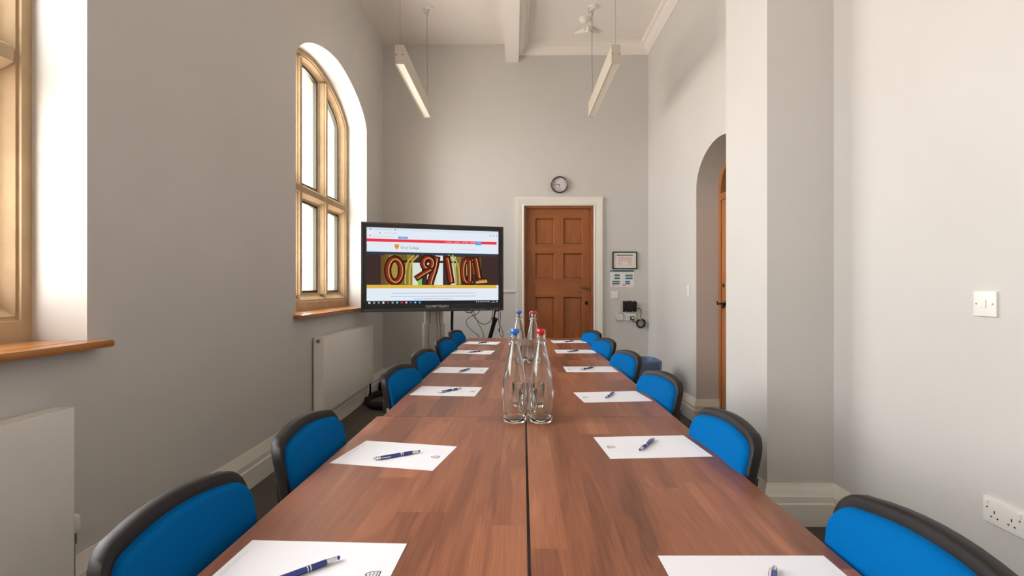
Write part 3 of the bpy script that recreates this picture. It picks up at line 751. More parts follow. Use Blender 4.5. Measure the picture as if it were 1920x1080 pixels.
class Page:
    def __init__(s): s.mb = MB(); s.mats = []; s.y = .004; s.k = 0
    def mat(s, c, st):
        m = em(c, st)
        if m not in s.mats: s.mats.append(m)
        s.mb.cur = s.mats.index(m)
    def poly(s, pts, c, st=.95, lift=None):
        s.mat(c, st); s.k += 1; y = s.y - .00004 * s.k
        s.mb.add([(x, y, z) for x, z in pts], [tuple(range(len(pts)))])
    def quad(s, u0, u1, v0, v1, c, st=.95):
        X = lambda u: sx0 + (sx1 - sx0) * u
        Z = lambda v: sz1 - (sz1 - sz0) * v
        s.poly([(X(u0), Z(v0)), (X(u1), Z(v0)), (X(u1), Z(v1)), (X(u0), Z(v1))], c, st)
    def stroke(s, pts, wd, c, st=.95, closed=False, off=(0, 0)):
        P = [Vector(SUV(x + off[0], y + off[1])) for x, y in pts]
        for _ in range(2):
            Q = []
            if closed:
                for i in range(len(P)): a, b = P[i], P[(i + 1) % len(P)]; Q += [a * .75 + b * .25, a * .25 + b * .75]
            else:
                Q = [P[0]]
                for a, b in zip(P, P[1:]): Q += [a * .75 + b * .25, a * .25 + b * .75]
                Q.append(P[-1])
            P = Q
        m = len(P); wd = wd * (sx1 - sx0) / 1026 / 2
        s.mat(c, st); s.k += 1; y = s.y - .00004 * s.k
        vs = []
        for i in range(m):
            t = (P[(i + 1) % m] - P[i - 1]) if closed else (P[min(i + 1, m - 1)] - P[max(0, i - 1)])
            t.normalize(); n = Vector((-t.y, t.x)) * wd
            e = 0 if closed or 0 < i < m - 1 else (wd if i else -wd)
            q = P[i] + t * (e * .6)
            vs += [(q.x - n.x, y, q.y - n.y), (q.x + n.x, y, q.y + n.y)]
        fs = [(2 * i, 2 * i + 1, 2 * ((i + 1) % m) + 1, 2 * ((i + 1) % m)) for i in range(m if closed else m - 1)]
        s.mb.add(vs, fs)
    def text(s, txt, u, v, size, c, align='LEFT', st=.95, sx=1.0):
        vs, fs = text_mesh(txt, size, align, sx)
        s.mat(c, st); s.k += 1; y = s.y - .00004 * s.k
        X = sx0 + (sx1 - sx0) * u; Z = sz1 - (sz1 - sz0) * v
        s.mb.add([(X + a, y, Z + b) for a, b in vs], fs)
    def build(s, name): return s.mb.build(name, s.mats, tv_screen)
mb = MB(); mb.box(sx0, sx1, .006, .02, sz0, sz1); tv_screen = mb.build('screen', M_GLOSSB, tv)
WH_ = (232, 240, 250)
pg = Page(); pg.quad(0, 1, 0, .955, WH_)
pg.quad(0, 1, 0, .035, (222, 232, 246))
pg.quad(0, .985, .145, .183, (240, 60, 76))
pg.quad(.225, .295, .110, .138, (84, 158, 236))
pg.text('SUBSCRIBE', .26, .124, .013, WH_, 'CENTER')
for (u0, u1, v) in ((.03, .18, .022), (.12, .22, .066), (.04, .19, .112)): pg.quad(u0, u1, v, v + .004, (186, 196, 212))
for (u, v, c) in ((.022, .020, (60, 60, 66)), (.09, .068, (226, 40, 50)), (.02, .105, (226, 40, 50)), (.20, .02, (120, 124, 132)), (.93, .06, (120, 130, 140)), (.955, .06, (120, 130, 140)), (.98, .06, (120, 130, 140))):
    pg.quad(u, u + .008, v - .006, v + .008, c)
pg.text('Q  SEARCH    CURRENT     EAT HERE     MEMBERS', .575, .165, .015, (250, 236, 238), 'LEFT')
pg.quad(.815, .862, .150, .195, (84, 158, 236)); pg.text('LOGIN', .8385, .168, .013, WH_, 'CENTER')
# college shield and name
sh = [SUV(300, 240), SUV(333, 241), SUV(332, 262), SUV(316, 283), SUV(301, 262)]
pg.poly(sh, (228, 128, 66)); pg.stroke([(303, 250), (330, 251)], 4, (246, 196, 60)); pg.stroke([(304, 262), (329, 262)], 4, (246, 196, 60)); pg.stroke([(311, 272), (322, 272)], 3, (246, 196, 60))
pg.text('Oriel College', .243, .255, .036, (118, 122, 132), 'LEFT', sx=.94)
for (u0, u1) in ((.61, .64), (.67, .82)): pg.quad(u0, u1, .262, .266, (176, 196, 220))
pg.build('page_header')
pg = Page(); pg.y = .0035
# banner photograph of foil letter balloons
pg.quad(0, 1, .314, .745, (72, 54, 50), .8); pg.quad(0, .985, .314, .35, (58, 70, 84), .8)
pg.quad(.10, .16, .36, .745, (120, 88, 52), .8)
pg.quad(.13, .30, .345, .745, (120, 98, 44), .9); pg.quad(.16, .22, .36, .745, (176, 148, 70), .9)
pg.quad(.29, .33, .345, .745, (150, 128, 52), .9)
pg.quad(.33, .40, .42, .745, (222, 230, 214), .95); pg.quad(.50, .56, .35, .745, (226, 236, 232), .95); pg.quad(.44, .51, .45, .745, (214, 228, 206), .95)
pg.quad(.62, .68, .36, .745, (206, 214, 202), .95); pg.quad(.66, .70, .36, .745, (140, 118, 60), .9)
pg.quad(.70, .86, .36, .60, (104, 78, 42), .9); pg.quad(.74, .79, .42, .62, (170, 150, 96), .9)
pg.quad(.47, .50, .58, .66, (190, 220, 70), .9); pg.quad(.37, .40, .64, .745, (120, 206, 84), .9)
pg.quad(.26, .68, .42, .45, (60, 42, 38), .9)
for (x0, y0) in ((440, 330), (470, 330), (740, 330), (770, 330)):
    pg.stroke([(x0, y0), (x0 - 60, y0 + 60), (x0 - 62, y0 + 220)] if x0 < 600 else [(x0 - 30, y0), (x0 + 20, y0 + 70), (x0 + 30, y0 + 220)], 14, (190, 168, 84), .95)
dk, rd_, og, hl = (54, 18, 14), (104, 38, 24), (140, 58, 34), (226, 170, 118)
LET = [([(302 + 50 * math.cos(a), 445 + 93 * math.sin(a)) for a in [k * PI / 8 for k in range(16)]], True, 46),
       ([(612, 352), (600, 430), (575, 500), (562, 552)], False, 50), ([(545 + 38 * math.cos(a), 388 + 44 * math.sin(a)) for a in [k * PI / 5 for k in range(10)]], True, 44), ([(565, 440), (520, 465), (462, 505)], False, 40),
       ([(695, 350), (710, 420), (728, 535)], False, 46),
       ([(905, 365), (825, 365), (825, 538), (900, 538)], False, 40), ([(880, 372), (885, 455), (882, 530)], False, 36),
       ([(935, 355), (950, 430), (968, 525)], False, 44), ([(955, 528), (1025, 522)], False, 30)]
for pts, cl, wd in LET:
    wd *= 1.15
    pg.stroke(pts, wd, dk, .8, cl); pg.stroke(pts, wd * .72, rd_, .9, cl, off=(-1, 0)); pg.stroke(pts, wd * .34, og, .9, cl, off=(-4, -1)); pg.stroke(pts, wd * .12, hl, .95, cl, off=(7, 2))
pg.stroke([(940, 542), (1030, 536)], 14, (222, 176, 96), .95)
pg.quad(0, .985, .745, .790, (226, 186, 78), .95)
for k in range(7): pg.quad(.485 + k * .014, .491 + k * .014, .764, .774, (60, 50, 40) if k == 0 else (244, 226, 160))
pg.build('banner_picture')
pg = Page(); pg.y = .003
random.seed(3)
for v, ua, ub, cb in ((.852, .18, .82, .3), (.893, .17, .82, .42), (.928, .34, .64, .4)):
    u = ua
    while u < ub:
        l_ = random.uniform(.008, .03); pg.quad(u, min(ub, u + l_), v, v + .007, (140, 184, 222) if u < cb and v > .85 else (156, 164, 178)); u += l_ + .004
pg.build('body_text')
pg = Page(); pg.y = .0028
pg.quad(0, 1, .955, 1, (44, 46, 54), .7)
cols = [(235, 240, 244), (150, 160, 170), (130, 150, 160), (220, 240, 220), (206, 40, 44), (110, 190, 160), (70, 180, 170), (224, 40, 80), (236, 190, 150), (96, 84, 200), (60, 180, 220), (60, 170, 230)]
for k, c in enumerate(cols):
    u = .012 + k * .0332; pg.quad(u, u + .014, .966, .990, c)
    if k in (3, 6, 10): pg.quad(u + .004, u + .010, .972, .984, (240, 248, 244))
for k in range(7): pg.quad(.82 + k * .0165, .828 + k * .0165, .970, .982, (222, 224, 228))
pg.text('14:12', .958, .968, .011, (225, 228, 232), 'CENTER'); pg.quad(.94, .975, .984, .988, (210, 214, 220)); pg.quad(.983, .992, .966, .984, (190, 196, 204))
pg.build('task_bar')
vs, fs = text_mesh('CLEVERTOUCH', .034, 'CENTER', 1.0)
mb = MB(); mb.add([(a + .02, -.0008, b - rh + .047) for a, b in vs], fs); mb.build('maker_lettering', pm('silver_print', (214, 212, 210), .4, emit=(214, 212, 210), es=.0), tv, label='pale capital lettering on the lower bezel')
mb = MB()
for k in range(6): mb.box(rw - .33 + k * .025, rw - .32 + k * .025, -.0075, -.006, -rh + .008, -rh + .012)
for k in range(3): mb.box(rw - .13 + k * .03, rw - .122 + k * .03, -.0075, -.006, -rh + .006, -rh + .011)
mb.build('button_marks', M_WPL, tv, label='row of tiny white button marks')
mb = MB(); mb.box(rw - .355, rw - .345, -.0075, -.006, -rh + .006, -rh + .015); mb.build('power_light', em((90, 90, 220), 1.2), tv, label='small violet power light')
# lift column stand
st = thing('screen_stand', 'aluminium lift column on a low base carrying the large display', 'screen stand', (-.872, 5.455, 0), math.atan2(.45, 1.383))
def fluted(mb, w_, d_, z0, z1):
    pts = []; n = 6
    xs = [-w_ / 2 + .004, -w_ / 2 + .045, -w_ / 2 + .05, -w_ / 2 + .055, w_ * .12, w_ * .12 + .005, w_ * .12 + .010, w_ * .28, w_ * .28 + .005, w_ * .28 + .010, w_ / 2 - .004]
    ys = [0, 0, .008, 0, 0, .008, 0, 0, .008, 0, 0]
    pts = [(x, -d_ / 2 + y) for x, y in zip(xs, ys)] + [(w_ / 2, -d_ / 2 + .006), (w_ / 2, d_ / 2), (-w_ / 2, d_ / 2), (-w_ / 2, -d_ / 2 + .006)]
    mb.loft([[(x, y, z0) for x, y in pts], [(x, y, z1) for x, y in pts]])
mb = MB(); fluted(mb, .222, .14, .05, .833); mb.build('lower_sleeve', M_ALU, st)
mb = MB(); fluted(mb, .188, .11, .833, 1.52); mb.build('upper_column', M_ALU, st)
mb = MB(); mb.box(-.30, .30, -.045, .045, 1.30, 1.42); mb.box(-.05, .05, -.118, -.04, 1.32, 1.40); mb.build('mounting_bracket', M_BLACK, st)
mb = MB(); mb.box(-.19, .36, -.05, .05, .03, .07, bev=.01); mb.box(-.19, -.11, -.28, .28, .03, .07, bev=.01); mb.box(.28, .36, -.28, .28, .03, .07, bev=.01); mb.build('base', M_BLACK, st, smooth=30)
for sx_ in (-.15, .32):
    for sy_ in (-.25, .25):
        mb = MB(); mb.lathe([(0, -.01), (.015, -.01), (.015, .01), (0, .01)], (sx_, sy_, .0155), 14, 'X'); mb.build('castor', M_RUB, st)
# cables and sleeves under the screen (measured at depth Y)
Z7 = lambda x, y, Y: ony(820 + x / 13.5, 570 + y / 13.5, Y)
def cable(name, pts, r, lab, mat=M_RUB, cat='cable', sm=2):
    mb = MB(); mb.tube(pts, r, 6, smooth=sm); return tag(mb.build(name, mat, smooth=60), lab, cat)
cable('cable', [Z7(1080, 150, 5.56), Z7(1065, 190, 5.56), Z7(1000, 265, 5.56), Z7(860, 310, 5.57), Z7(735, 390, 5.58), Z7(725, 480, 5.6), Z7(790, 600, 5.62), Z7(920, 710, 5.65), Z7(1020, 775, 5.68), Z7(1060, 850, 5.68)], .0032, 'thin black cable curling widest to the left below the screen')
cable('cable', [Z7(925, 150, 5.53), Z7(930, 230, 5.53), Z7(960, 330, 5.55), Z7(1010, 430, 5.57), Z7(1090, 590, 5.58), Z7(1165, 730, 5.6), Z7(1165, 790, 5.6), Z7(1180, 900, 5.6)], .0032, 'thin black cable falling steeply from the screen to the table end')
cable('cable', [Z7(855, 150, 5.5), Z7(860, 215, 5.5), Z7(910, 310, 5.5), Z7(1000, 400, 5.5), Z7(1080, 485, 5.5), Z7(1180, 520, 5.5), Z7(1290, 485, 5.5), Z7(1375, 395, 5.5), Z7(1400, 150, 5.5)], .0036, 'thin black cable sagging in a U below the screen')
cable('cable', [Z7(690, 150, 5.48), Z7(720, 200, 5.48), Z7(800, 225, 5.48), Z7(890, 205, 5.48), Z7(920, 150, 5.48)], .005, 'short black cable loop just under the screen edge')
c5 = [Z7(1590, 150, 5.56), Z7(1600, 260, 5.56), Z7(1595, 400, 5.56), Z7(1575, 560, 5.57), Z7(1568, 700, 5.58), Z7(1590, 780, 5.6), Z7(1650, 850, 5.6), Z7(1668, 780, 5.6), Z7(1645, 660, 5.58), Z7(1570, 510, 5.57), Z7(1545, 400, 5.56), Z7(1555, 150, 5.56)]
mb = MB(); mb.tube(c5, .0034, 6, smooth=2); c5o = tag(mb.build('cable', M_RUB, smooth=60), 'black looped lead with a small in-line lump right of the sleeve', 'cable')
p_ = Z7(1567, 660, 5.578); mb = MB(); mb.box(p_.x - .008, p_.x + .008, p_.y - .008, p_.y + .008, p_.z - .018, p_.z + .018, bev=.005); mb.build('ferrite_lump', M_RUB, c5o, smooth=40)
sl = thing('cable_sleeve', 'thick black ribbed cable sleeve slanting down behind the table end', 'cable sleeve')
fl = Z7(1300, 900, 5.7)
mb = MB(); mb.tube([Z7(1465, 365, 5.56), Z7(1440, 450, 5.57), Z7(1390, 640, 5.6), Z7(1330, 860, 5.64), (fl.x - .12, 5.7, .35), (fl.x - .22, 5.72, .04)], lambda t: .034 - .012 * min(1, t * 3.2), 14, smooth=2); mb.build('sleeve', M_BAG, sl, smooth=60)
mb = MB(); mb.tube([Z7(1470, 150, 5.54), Z7(1450, 240, 5.55), Z7(1435, 320, 5.56), Z7(1460, 380, 5.56)], .010, 8); mb.build('cable_bundle', M_RUB, sl, smooth=60)
mb = MB(); mb.box(*sorted((Z7(1440, 0, 5.5).x, Z7(1560, 0, 5.5).x)), 5.505, 5.555, .958, .985, bev=.003); mb.build('clamp', M_BLACK, sl, smooth=40)
a_ = Z7(375, 150, 5.46); b_ = Z7(375, 700, 5.5)
cable('cable_sleeve', [(a_.x, 5.47, 1.05), (a_.x, 5.47, a_.z), (b_.x - .004, 5.5, .8), (b_.x, 5.5, b_.z), (b_.x + .005, 5.52, .4), (b_.x - .02, 5.6, .03)], .015, 'straight black cable sleeve hanging beside the aluminium column', M_BAG, 'cable sleeve', 1)
# loop and bag on the floor below the screen
mb = MB(); P = [(-1.32 + .24 * math.cos(a) + .03 * math.sin(2 * a), 5.43 + .385 * math.sin(a), .034 + .004 * math.sin(3 * a)) for a in [k * PI / 10 for k in range(20)]]
mb.tube(P, .032, 10, closed=True, smooth=1); tag(mb.build('cable_loop', M_BAG, smooth=60), 'big oval loop of black sleeved cable lying on the carpet', 'cable')
mb = MB(); pts = [(.17 * math.cos(a) * (1 + .12 * math.sin(3 * a)), .10 * math.sin(a)) for a in [k * PI / 12 for k in range(24)]]
mb.loft([[(x * k_, y * k_, z) for x, y in pts] for k_, z in ((.85, .07), (1.0, .10), (.98, .15), (.86, .20), (.6, .235), (.2, .25))])
tag(mb.build('bag', M_BAG, smooth=60, loc=(-1.42, 5.99, -.068), rot=(0, 0, .3)), 'crumpled black bag lying on the floor beyond the cable loop', 'bag')
cable('cable', [(-1.53, 5.35, .012), (-1.35, 5.36, .012), (-1.15, 5.42, .012), (-.98, 5.36, .012)], .006, 'thin black lead crossing the inside of the floor loop')

# ---------------------------------------------------------------- radiators
def radiator(y0, y1, z0, z1, lab, valve):
    t = thing('radiator', lab, 'radiator', (0, 0, 0))
    mb = MB(); mb.box(-1.535, -1.520, y0, y1, z0, z1, bev=.004); mb.build('front_panel', M_RADI, t, smooth=40)
    mb = MB(); mb.box(-1.606, -1.594, y0 + .004, y1 - .004, z0, z1 - .004, bev=.003); mb.build('rear_panel', M_RADI, t, smooth=40)
    for ya in (y0, y1 - .003):
        mb = MB(); mb.box(-1.596, -1.532, ya, ya + .003, z0 + .01, z1 - .001); mb.build('end_panel', M_RADI, t)
    mb = MB(); mb.box(-1.596, -1.532, y0 + .003, y1 - .003, z1 - .012, z1 - .006)
    n = int((y1 - y0) / .03)
    for k in range(n):
        yy = y0 + .006 + k * (y1 - y0 - .012) / n
        mb.box(-1.592, -1.536, yy, yy + .0245, z1 - .006, z1 - .001)
    mb.build('top_grille', M_RADI, t)
    for s_ in (y0 + .06, y1 - .06):
        mb = MB(); mb.tube([(-1.565, s_, z0 + .02), (-1.565, s_, .05), (-1.565, s_, .0)], .008, 8); mb.build('pipe', M_RADI, t, smooth=50)
    for s_ in (y0 + .3, y1 - .3):
        mb = MB(); mb.box(XL - .001, -1.605, s_ - .02, s_ + .02, z0 + .1, z1 - .1); mb.build('bracket', M_RADI, t)
    if valve == 'plug':
        mb = MB(); mb.lathe([(0, -.012), (.012, -.012), (.016, -.006), (.016, 0), (0, 0)], (-1.566, y0, z1 - .03), 16, 'Y'); mb.build('end_plug', M_STEEL, t, smooth=40)
        mb = MB(); mb.tube([(-1.56, y1 + .03, z0 + .03), (-1.56, y1 + .03, .0)], .010, 8); mb.tube([(-1.56, y1 - .01, z0 + .04), (-1.56, y1 + .032, z0 + .04)], .009, 8); mb.build('valve_pipe', M_IRON, t, smooth=40, label='dark valve pipe')
    else:
        yv = y1 + .055
        mb = MB(); mb.lathe([(0, .34), (.016, .34), (.020, .345), (.020, .395), (.017, .400), (0, .400)], (-1.575, yv, 0), 18)
        for k in range(12):
            a = k * PI / 6; mb.box(-1.575 + .020 * math.cos(a) - .0015, -1.575 + .020 * math.cos(a) + .0015, yv + .02 * math.sin(a) - .0015, yv + .02 * math.sin(a) + .0015, .35, .392)
        mb.build('thermostatic_head', M_WPL, t, smooth=40, label='ribbed white thermostatic valve head')
        mb = MB(); mb.lathe([(0, 0), (.008, 0), (.008, .30), (.013, .30), (.013, .34), (0, .34)], (-1.575, yv, 0), 12); mb.tube([(-1.575, yv, .315), (-1.575, y1 - .01, .315)], .009, 8); mb.build('valve_body', M_CHROME, t, smooth=40)
    return t
radiator(4.06, 5.47, .207, .817, 'white panel radiator under the far window, left of the screen', 'plug')
radiator(.25, 1.757, .19, .80, 'white panel radiator at the left edge under the near window', 'trv')

# ---------------------------------------------------------------- pendant lights
def pendant(x, lab, bend_):
    t = thing('pendant_light', lab, 'light', (x, 0, 0), 0)
    zb, zt, y0, y1, hw = 3.02, 3.172, 4.13, 5.43, .0355
    mb = MB()
    mb.box(-hw, -hw + .004, y0, y1, zb, zt); mb.box(hw - .004, hw, y0, y1, zb, zt); mb.box(-hw + .004, hw - .004, y0, y1, zt - .004, zt)
    mb.build('housing', M_WMET, t)
    for yy in (y0, y1 - .005):
        mb = MB(); mb.box(-hw - .0005, hw + .0005, yy - .001, yy + .005, zb - .0005, zt + .0005); mb.build('end_cap', M_WMET, t)
    for sx_ in (-.025, .025):
        mb = MB(); mb.lathe([(0, -.002), (.004, -.002), (.004, 0), (0, 0)], (sx_, y0 - .001, zb + .075), 10, 'Y'); mb.build('screw', M_IRON, t)
    mb = MB(); mb.box(-hw + .0045, hw - .0045, y0 + .006, y1 - .006, zb + .004, zb + .010); mb.build('diffuser', M_DIFF, t)
    for yy in (y0 + .02,):
        mb = MB(); mb.tube([(0, yy, zt - .001), (0, yy, ZC)], .0014, 6, smooth=0); mb.build('suspension_wire', M_STEEL, t)
    mb = MB(); mb.tube([(0, 5.42, ZC - .05), (0, 5.42, 3.7), (0, 5.42, 3.55), (bend_, 5.42, 3.4), (-bend_ * .3, 5.42, 3.28), (bend_, 5.40, zt + .0)], .003, 6, smooth=2); mb.build('flex', M_STEEL, t, smooth=60)
    mb = MB(); mb.tube([(-.0, 5.42, ZC - .05), (-.03, 5.42, ZC - .10), (-.035, 5.42, ZC - .03), (-.01, 5.42, ZC - .008), (.02, 5.42, ZC - .03), (.01, 5.42, ZC - .09), (0, 5.42, ZC - .12)], .0025, 6, smooth=2); mb.build('flex_loop', M_STEEL, t, smooth=60)
    mb = MB(); mb.lathe([(0, -.045), (.020, -.045), (.024, -.03), (.045, -.02), (.050, 0), (0, 0)], (.01, 5.44, ZC), 24); mb.build('ceiling_rose', M_WPL, t, smooth=40)
    return t
pendant(-.934, 'white linear pendant light on wires over the left row', .012)
pendant(.812, 'white linear pendant light on wires over the right row', .008)
# ceiling devices
t = thing('smoke_detector', 'round white smoke detector with green light on the ceiling', 'smoke detector', (.765, 5.68, ZC))
mb = MB(); mb.lathe([(0, -.055), (.030, -.055), (.042, -.045), (.046, -.028), (.055, -.022), (.058, 0), (0, 0)], (0, 0, 0), 28); mb.build('body', M_WPL, t, smooth=40)
mb = MB(); mb.box(-.006, .006, -.006, .006, -.058, -.055); mb.build('indicator', em((120, 240, 140), 1.0), t, label='green indicator')
t = thing('ceiling_sign_holder', 'white V-shaped folded fitting under the ceiling near the end wall', 'ceiling fitting', (.832, 5.92, ZC - .0))
for s_ in (-1, 1):
    mb = MB()
    mb.add([(0, -.09, -.005), (s_ * .14, .05, -.012), (s_ * .14, .05, -.03), (0, -.09, -.075), (0, -.08, -.005), (s_ * .135, .06, -.012), (s_ * .135, .06, -.03), (0, -.08, -.075)],
           [(0, 1, 2, 3), (4, 7, 6, 5), (0, 4, 5, 1), (1, 5, 6, 2), (2, 6, 7, 3), (3, 7, 4, 0)])
    mb.build('wing', M_WPL, t)
mb = MB(); mb.box(-.05, .05, -.07, .05, -.05, 0, bev=.004); mb.build('mounting_plate', M_WPL, t)

# ---------------------------------------------------------------- end wall items
YW = YE
EX = lambda px: (px - 966) / 152.9
EZ = lambda py: CZ + (540 - py) / 152.9
t = thing('wall_clock', 'round black-rimmed wall clock above the end door', 'clock', (EX(1048.3), YW, EZ(347)))
R_ = .101
mb = MB(); mb.lathe([(R_ - .012, -.006), (R_ - .010, -.040), (R_ - .004, -.044), (R_, -.036), (R_, 0), (R_ - .012, 0)], n=48, axis='Y', cap=False); mb.build('rim', M_GLOSSB, t, smooth=40)
mb = MB(); mb.lathe([(0, -.012), (R_ - .010, -.012), (R_ - .010, 0), (0, 0)], n=48, axis='Y'); mb.build('dial', M_CLOCKF, t)
mb = MB()
for h in range(1, 13):
    vs, fs = text_mesh(str(h), .021, 'CENTER'); a = PI / 2 - h * PI / 6
    mb.add([(.069 * math.cos(a) + x, -.0125, .069 * math.sin(a) + y) for x, y in vs], fs)
mb.build('numerals', M_INK, t)
def hand(ang, ln, wd, y, m, nm):
    mb = MB(); a = PI / 2 - math.radians(ang); d = Vector((math.cos(a), math.sin(a))); n = Vector((-d.y, d.x)) * wd
    q = [d * -.010 - n, d * ln - n * .6, d * ln + n * .6, d * -.010 + n]
    mb.loft([[(p.x, y, p.y) for p in q], [(p.x, y - .001, p.y) for p in q]]); mb.build(nm, m, t)
hand(279, .058, .0030, -.015, M_IRON, 'hour_hand'); hand(170, .078, .0022, -.017, M_IRON, 'minute_hand'); hand(55, .05, .0006, -.019, M_STEEL, 'second_hand')
# framed certificate
t = thing('framed_plan', 'black-framed plan hanging right of the end door', 'picture frame', (EX(1170.8), YW, EZ(488.3)))
mb = MB(); fw, fh = .150, .106
for b in ((-fw, fw, fh - .011, fh), (-fw, fw, -fh, -fh + .011), (-fw, -fw + .011, -fh + .011, fh - .011), (fw - .011, fw, -fh + .011, fh - .011)): mb.box(b[0], b[1], -.022, 0, b[2], b[3])
mb.build('frame', M_IRON, t)
mb = MB(); mb.box(-fw + .011, fw - .011, -.010, -.002, -fh + .011, fh - .011); pr = mb.build('print', M_POST['cream'], t)
def flat(parent, rects, mat, y, nm):
    if nm == 'blue_box' and len(rects) > 1:
        for r in rects: flat(parent, [r], mat, y, nm)
        return
    mb = MB()
    for (x0, x1, z0, z1) in rects: mb.add([(x0, y, z0), (x1, y, z0), (x1, y, z1), (x0, y, z1)], [(0, 1, 2, 3)])
    return mb.build(nm, mat, parent)
flat(pr, [(-.098, .098, .056, .068)], M_POST['green'], -.0103, 'heading_bar'); flat(pr, [(-.08, .085, -.060, .044)], M_POST['pink'], -.0103, 'plan_area')
flat(pr, [(-.05, .045, -.052, -.016)], M_SHEET, -.0106, 'plan_room'); flat(pr, [(-.045, -.030, -.042, -.037), (-.008, .004, -.028, -.024), (.025, .036, -.028, -.024), (-.033, -.026, .034, .046)], M_INK, -.0109, 'plan_marks')
# instruction poster
t = thing('poster', 'unframed white notice with blue boxes below the framed plan', 'poster', (EX(1166), YW, EZ(522.5)))
mb = MB(); mb.box(-.145, .145, -.002, 0, -.102, .102); sh_ = mb.build('sheet', M_SHEET, t)
flat(sh_, [(-.145, .145, .084, .102)], M_POST['navy'], -.0024, 'heading_bar')
vs, fs = text_mesh('Guide', .012, 'LEFT'); mb = MB(); mb.add([(x - .135, -.0027, y + .093) for x, y in vs], fs); mb.build('heading_text', M_WPL, sh_)
flat(sh_, [(-.092, -.028, .028, .050), (-.092, -.028, -.004, .016), (-.12, -.028, -.046, -.028), (-.12, -.028, -.070, -.052), (.04, .130, .026, .046), (.04, .130, -.006, .014), (.04, .098, -.046, -.026), (.04, .098, -.068, -.050)], M_POST['teal'], -.0024, 'blue_box')
flat(sh_, [(-.092, -.028, .052, .064), (.04, .130, .050, .062), (-.11, -.03, -.022, -.016), (-.092, -.028, -.012, -.007)], M_POST['lime'], -.0024, 'green_boxes')
flat(sh_, [(-.12, -.095, -.092, -.080), (.01, .038, -.088, -.066)], M_POST['orange'], -.0024, 'orange_boxes')
flat(sh_, [(-.12, -.03, -.077, -.074), (.0, .10, -.077, -.074), (-.12, -.094, .033, .036), (-.12, -.094, .005, .008), (.012, .038, -.038, -.035)], M_POST['red'], -.0024, 'red_lines')
def wall_plate(name, label, cat, loc, rz, w_, h_, rockers, group=None):
    t = thing(name, label, cat, loc, rz, group)
    mb = MB(); mb.box(-w_ / 2, w_ / 2, -.010, 0, -h_ / 2, h_ / 2, bev=.003); mb.build('face_plate', M_WPL, t, smooth=40)
    for x in rockers:
        mb = MB(); mb.box(x - .0075, x + .0075, -.0145, -.0095, -.014, .014, bev=.002); mb.build('rocker', M_WPL, t, smooth=40)
    for x in (-w_ * .36, w_ * .36):
        mb = MB(); mb.lathe([(0, -.0112), (.0034, -.0112), (.0034, -.0095), (0, -.0095)], (x, 0, 0), 12, 'Y'); mb.build('screw', M_STEEL, t, smooth=40)
    return t
wall_plate('light_switch', 'white double light switch plate below the notice on the end wall', 'light switch', (EX(1151.8), YW, EZ(553)), 0, .088, .088, (-.014, .014))
wall_plate('light_switch', 'white single light switch on the right wall in the foreground', 'light switch', (XR, 1.778, 1.155), -PI / 2, .086, .086, (0,))
wall_plate('light_switch', 'small white wall plate beside the arched recess', 'light switch', (XR, 4.81, 1.185), -PI / 2, .070, .110, (0,))
def sockets(name, label, loc, rz, n, w_, wired=True):
    t = thing(name, label, 'socket', loc, rz)
    mb = MB(); mb.box(-w_ / 2, w_ / 2, -.012, 0, -.043, .043, bev=.003); mb.build('face_plate', M_WPL, t, smooth=40)
    for k in range(n):
        x = 0 if n == 1 else (-.030 + .060 * k)
        mb = MB()
        for (dx, dz, a, b) in ((0, -.001, .002, .005), (-.011, -.019, .0032, .0022), (.011, -.019, .0032, .0022)):
            mb.box(x + dx - a, x + dx + a, -.0126, -.0118, dz - b, dz + b)
        mb.build('pin_holes', M_SLOT, t)
        xs = x + (-.030 if k == 0 else .030) * .9
        mb = MB(); mb.box(xs - .006, xs + .006, -.016, -.0115, .014, .032, bev=.0015); mb.build('switch', M_WPL, t, smooth=40)
        mb = MB(); mb.box(xs - .003, xs + .003, -.0126, -.0118, .006, .010); mb.build('switch_mark', M_SLOT, t)
    return t
sockets('double_socket', 'white double wall socket low on the right wall near the bottom corner', (XR, 1.709, .4525), -PI / 2, 2, .146)
sockets('double_socket', 'white double socket under the black box with a plug in it', (EX(1180.5), YW, EZ(593.7)), 0, 2, .142)
sockets('data_outlet', 'white single outlet behind the coil of thin pale wire', (EX(1161.3), YW, EZ(593.5)), 0, 1, .090)
# black box
t = thing('control_box', 'small black wall-mounted control box above the sockets', 'box', (EX(1179.6), YW, EZ(574.2)))
mb = MB(); mb.box(-.080, .082, -.045, -.002, -.058, .056, bev=.004); mb.build('case', M_BLACK, t, smooth=40)
for z in (-.062, .060):
    mb = MB(); mb.box(-.078, .078, -.006, 0, z - .008, z + .006); mb.build('flange', M_BLACK, t)
    for x in (-.045, .04):
        mb = MB(); mb.lathe([(0, -.009), (.006, -.009), (.006, -.006), (0, -.006)], (x, 0, z), 10, 'Y'); mb.build('screw', M_CHROME, t)
W = lambda px, py, d=.02: (EX(px), YW - d, EZ(py))
t = thing('plug', 'black three-pin plug pushed into the end wall double socket', 'plug', W(1184.3, 596, .0125))
mb = MB(); mb.box(-.024, .024, -.028, 0, -.024, .022, bev=.008); mb.build('body', M_RUB, t, smooth=50)
mb = MB(); mb.box(-.012, .014, -.032, -.027, -.008, .014, bev=.002); mb.build('face', M_WPL, t, smooth=50, label='white face')
ct = thing('power_lead', 'black power lead coiled below the black wall box', 'cable')
mb = MB(); mb.tube([W(1193.5, 577.5, .03), W(1198.5, 578.5, .03), W(1201, 583, .03), W(1200.5, 590, .03), W(1198.5, 598, .03)], .004, 8, smooth=2); mb.build('lead', M_RUB, ct, smooth=60)
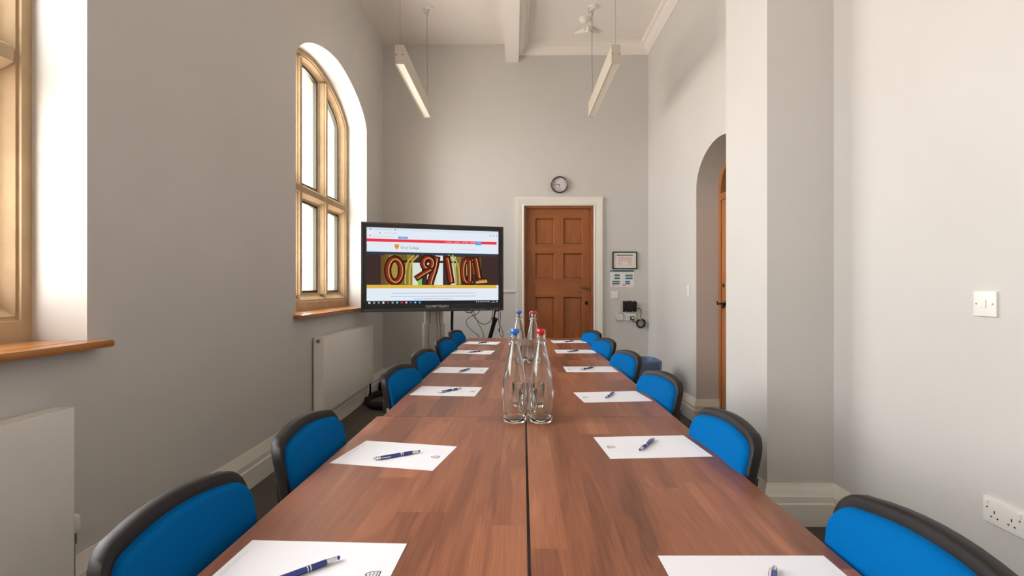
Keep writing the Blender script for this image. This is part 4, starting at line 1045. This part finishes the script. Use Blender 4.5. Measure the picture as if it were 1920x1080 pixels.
mb = MB(); mb.tube([W(1184.5, 599, .04), W(1185, 603, .045), W(1189, 604, .04), W(1193, 602, .035)], .004, 8, smooth=2); mb.build('lead', M_RUB, ct, smooth=60)
mb = MB()
for k, (ox, oz, rr) in enumerate(((0, 0, .050), (.004, -.004, .054), (.008, .002, .047), (-.006, .006, .045), (.003, .008, .051))):
    mb.tube([(EX(1200) + ox + rr * math.cos(a), YW - .012 - .008 * k, EZ(606) + oz + rr * math.sin(a)) for a in [j * PI / 8 for j in range(16)]], .0038, 6, closed=True, smooth=1)
mb.build('coil', M_RUB, ct, smooth=60)
mb = MB(); q = W(1198.3, 597.5, .05); mb.box(q[0] - .010, q[0] + .010, q[1] - .004, q[1] + .045, q[2] - .010, q[2] + .008, bev=.003); mb.build('cable_tie', M_POST['lime'], ct, label='yellow cable tie')
mb = MB()
for k, (ox, oz, rr) in enumerate(((0, 0, .058), (-.006, .006, .052), (.006, -.008, .054))):
    mb.tube([(EX(1162) + ox + rr * math.cos(a) * (1 + .1 * math.sin(3 * a + k)), YW - .020 - .004 * k, EZ(595.5) + oz + rr * math.sin(a) * 1.05) for a in [j * PI / 8 for j in range(16)]], .0012, 5, closed=True, smooth=1)
tag(mb.build('wire_coil', M_STEEL, smooth=60), 'loose coil of thin grey wire over the single outlet', 'wire')

# ---------------------------------------------------------------- waste bin with liner
t = thing('waste_bin', 'blue-grey waste bin with translucent blue liner by the right wall', 'bin', (1.255, 5.02, 0))
def rr_ring(hx_, hy_, r, z, n=5):
    out = []
    for (cx, cy_, a0) in ((hx_ - r, hy_ - r, 0), (-hx_ + r, hy_ - r, PI / 2), (-hx_ + r, -hy_ + r, PI), (hx_ - r, -hy_ + r, 1.5 * PI)):
        for k in range(n + 1): a = a0 + PI / 2 * k / n; out.append((cx + r * math.cos(a), cy_ + r * math.sin(a), z))
    return out
mb = MB(); mb.loft([rr_ring(.10, .13, .04, .002), rr_ring(.135, .175, .09, .49), rr_ring(.142, .182, .09, .495), rr_ring(.142, .182, .09, .51), rr_ring(.132, .172, .085, .51), rr_ring(.128, .168, .085, .49), rr_ring(.095, .125, .04, .01)])
mb.build('bin_body', M_BIN, t, smooth=40)
mb = MB(); random.seed(5)
base = [rr_ring(.135, .175, .08, .30, 8), rr_ring(.150, .190, .09, .40, 8), rr_ring(.150, .190, .09, .50, 8), rr_ring(.146, .186, .09, .517, 8), rr_ring(.128, .168, .08, .517, 8), rr_ring(.120, .160, .07, .45, 8), rr_ring(.10, .14, .05, .25, 8)]
rings = []
for i, r in enumerate(base):
    am = (.012, .007, .004, .002, .003, .008, .01)[i]
    rings.append([(x * (1 + random.uniform(-am, am) * 5), y * (1 + random.uniform(-am, am) * 3), z + random.uniform(-am, am) * (2.5 if i == 0 else .3)) for (x, y, z) in r])
mb.loft(rings, cap=False); mb.build('liner', M_FILM, t, smooth=60, label='translucent blue plastic liner')
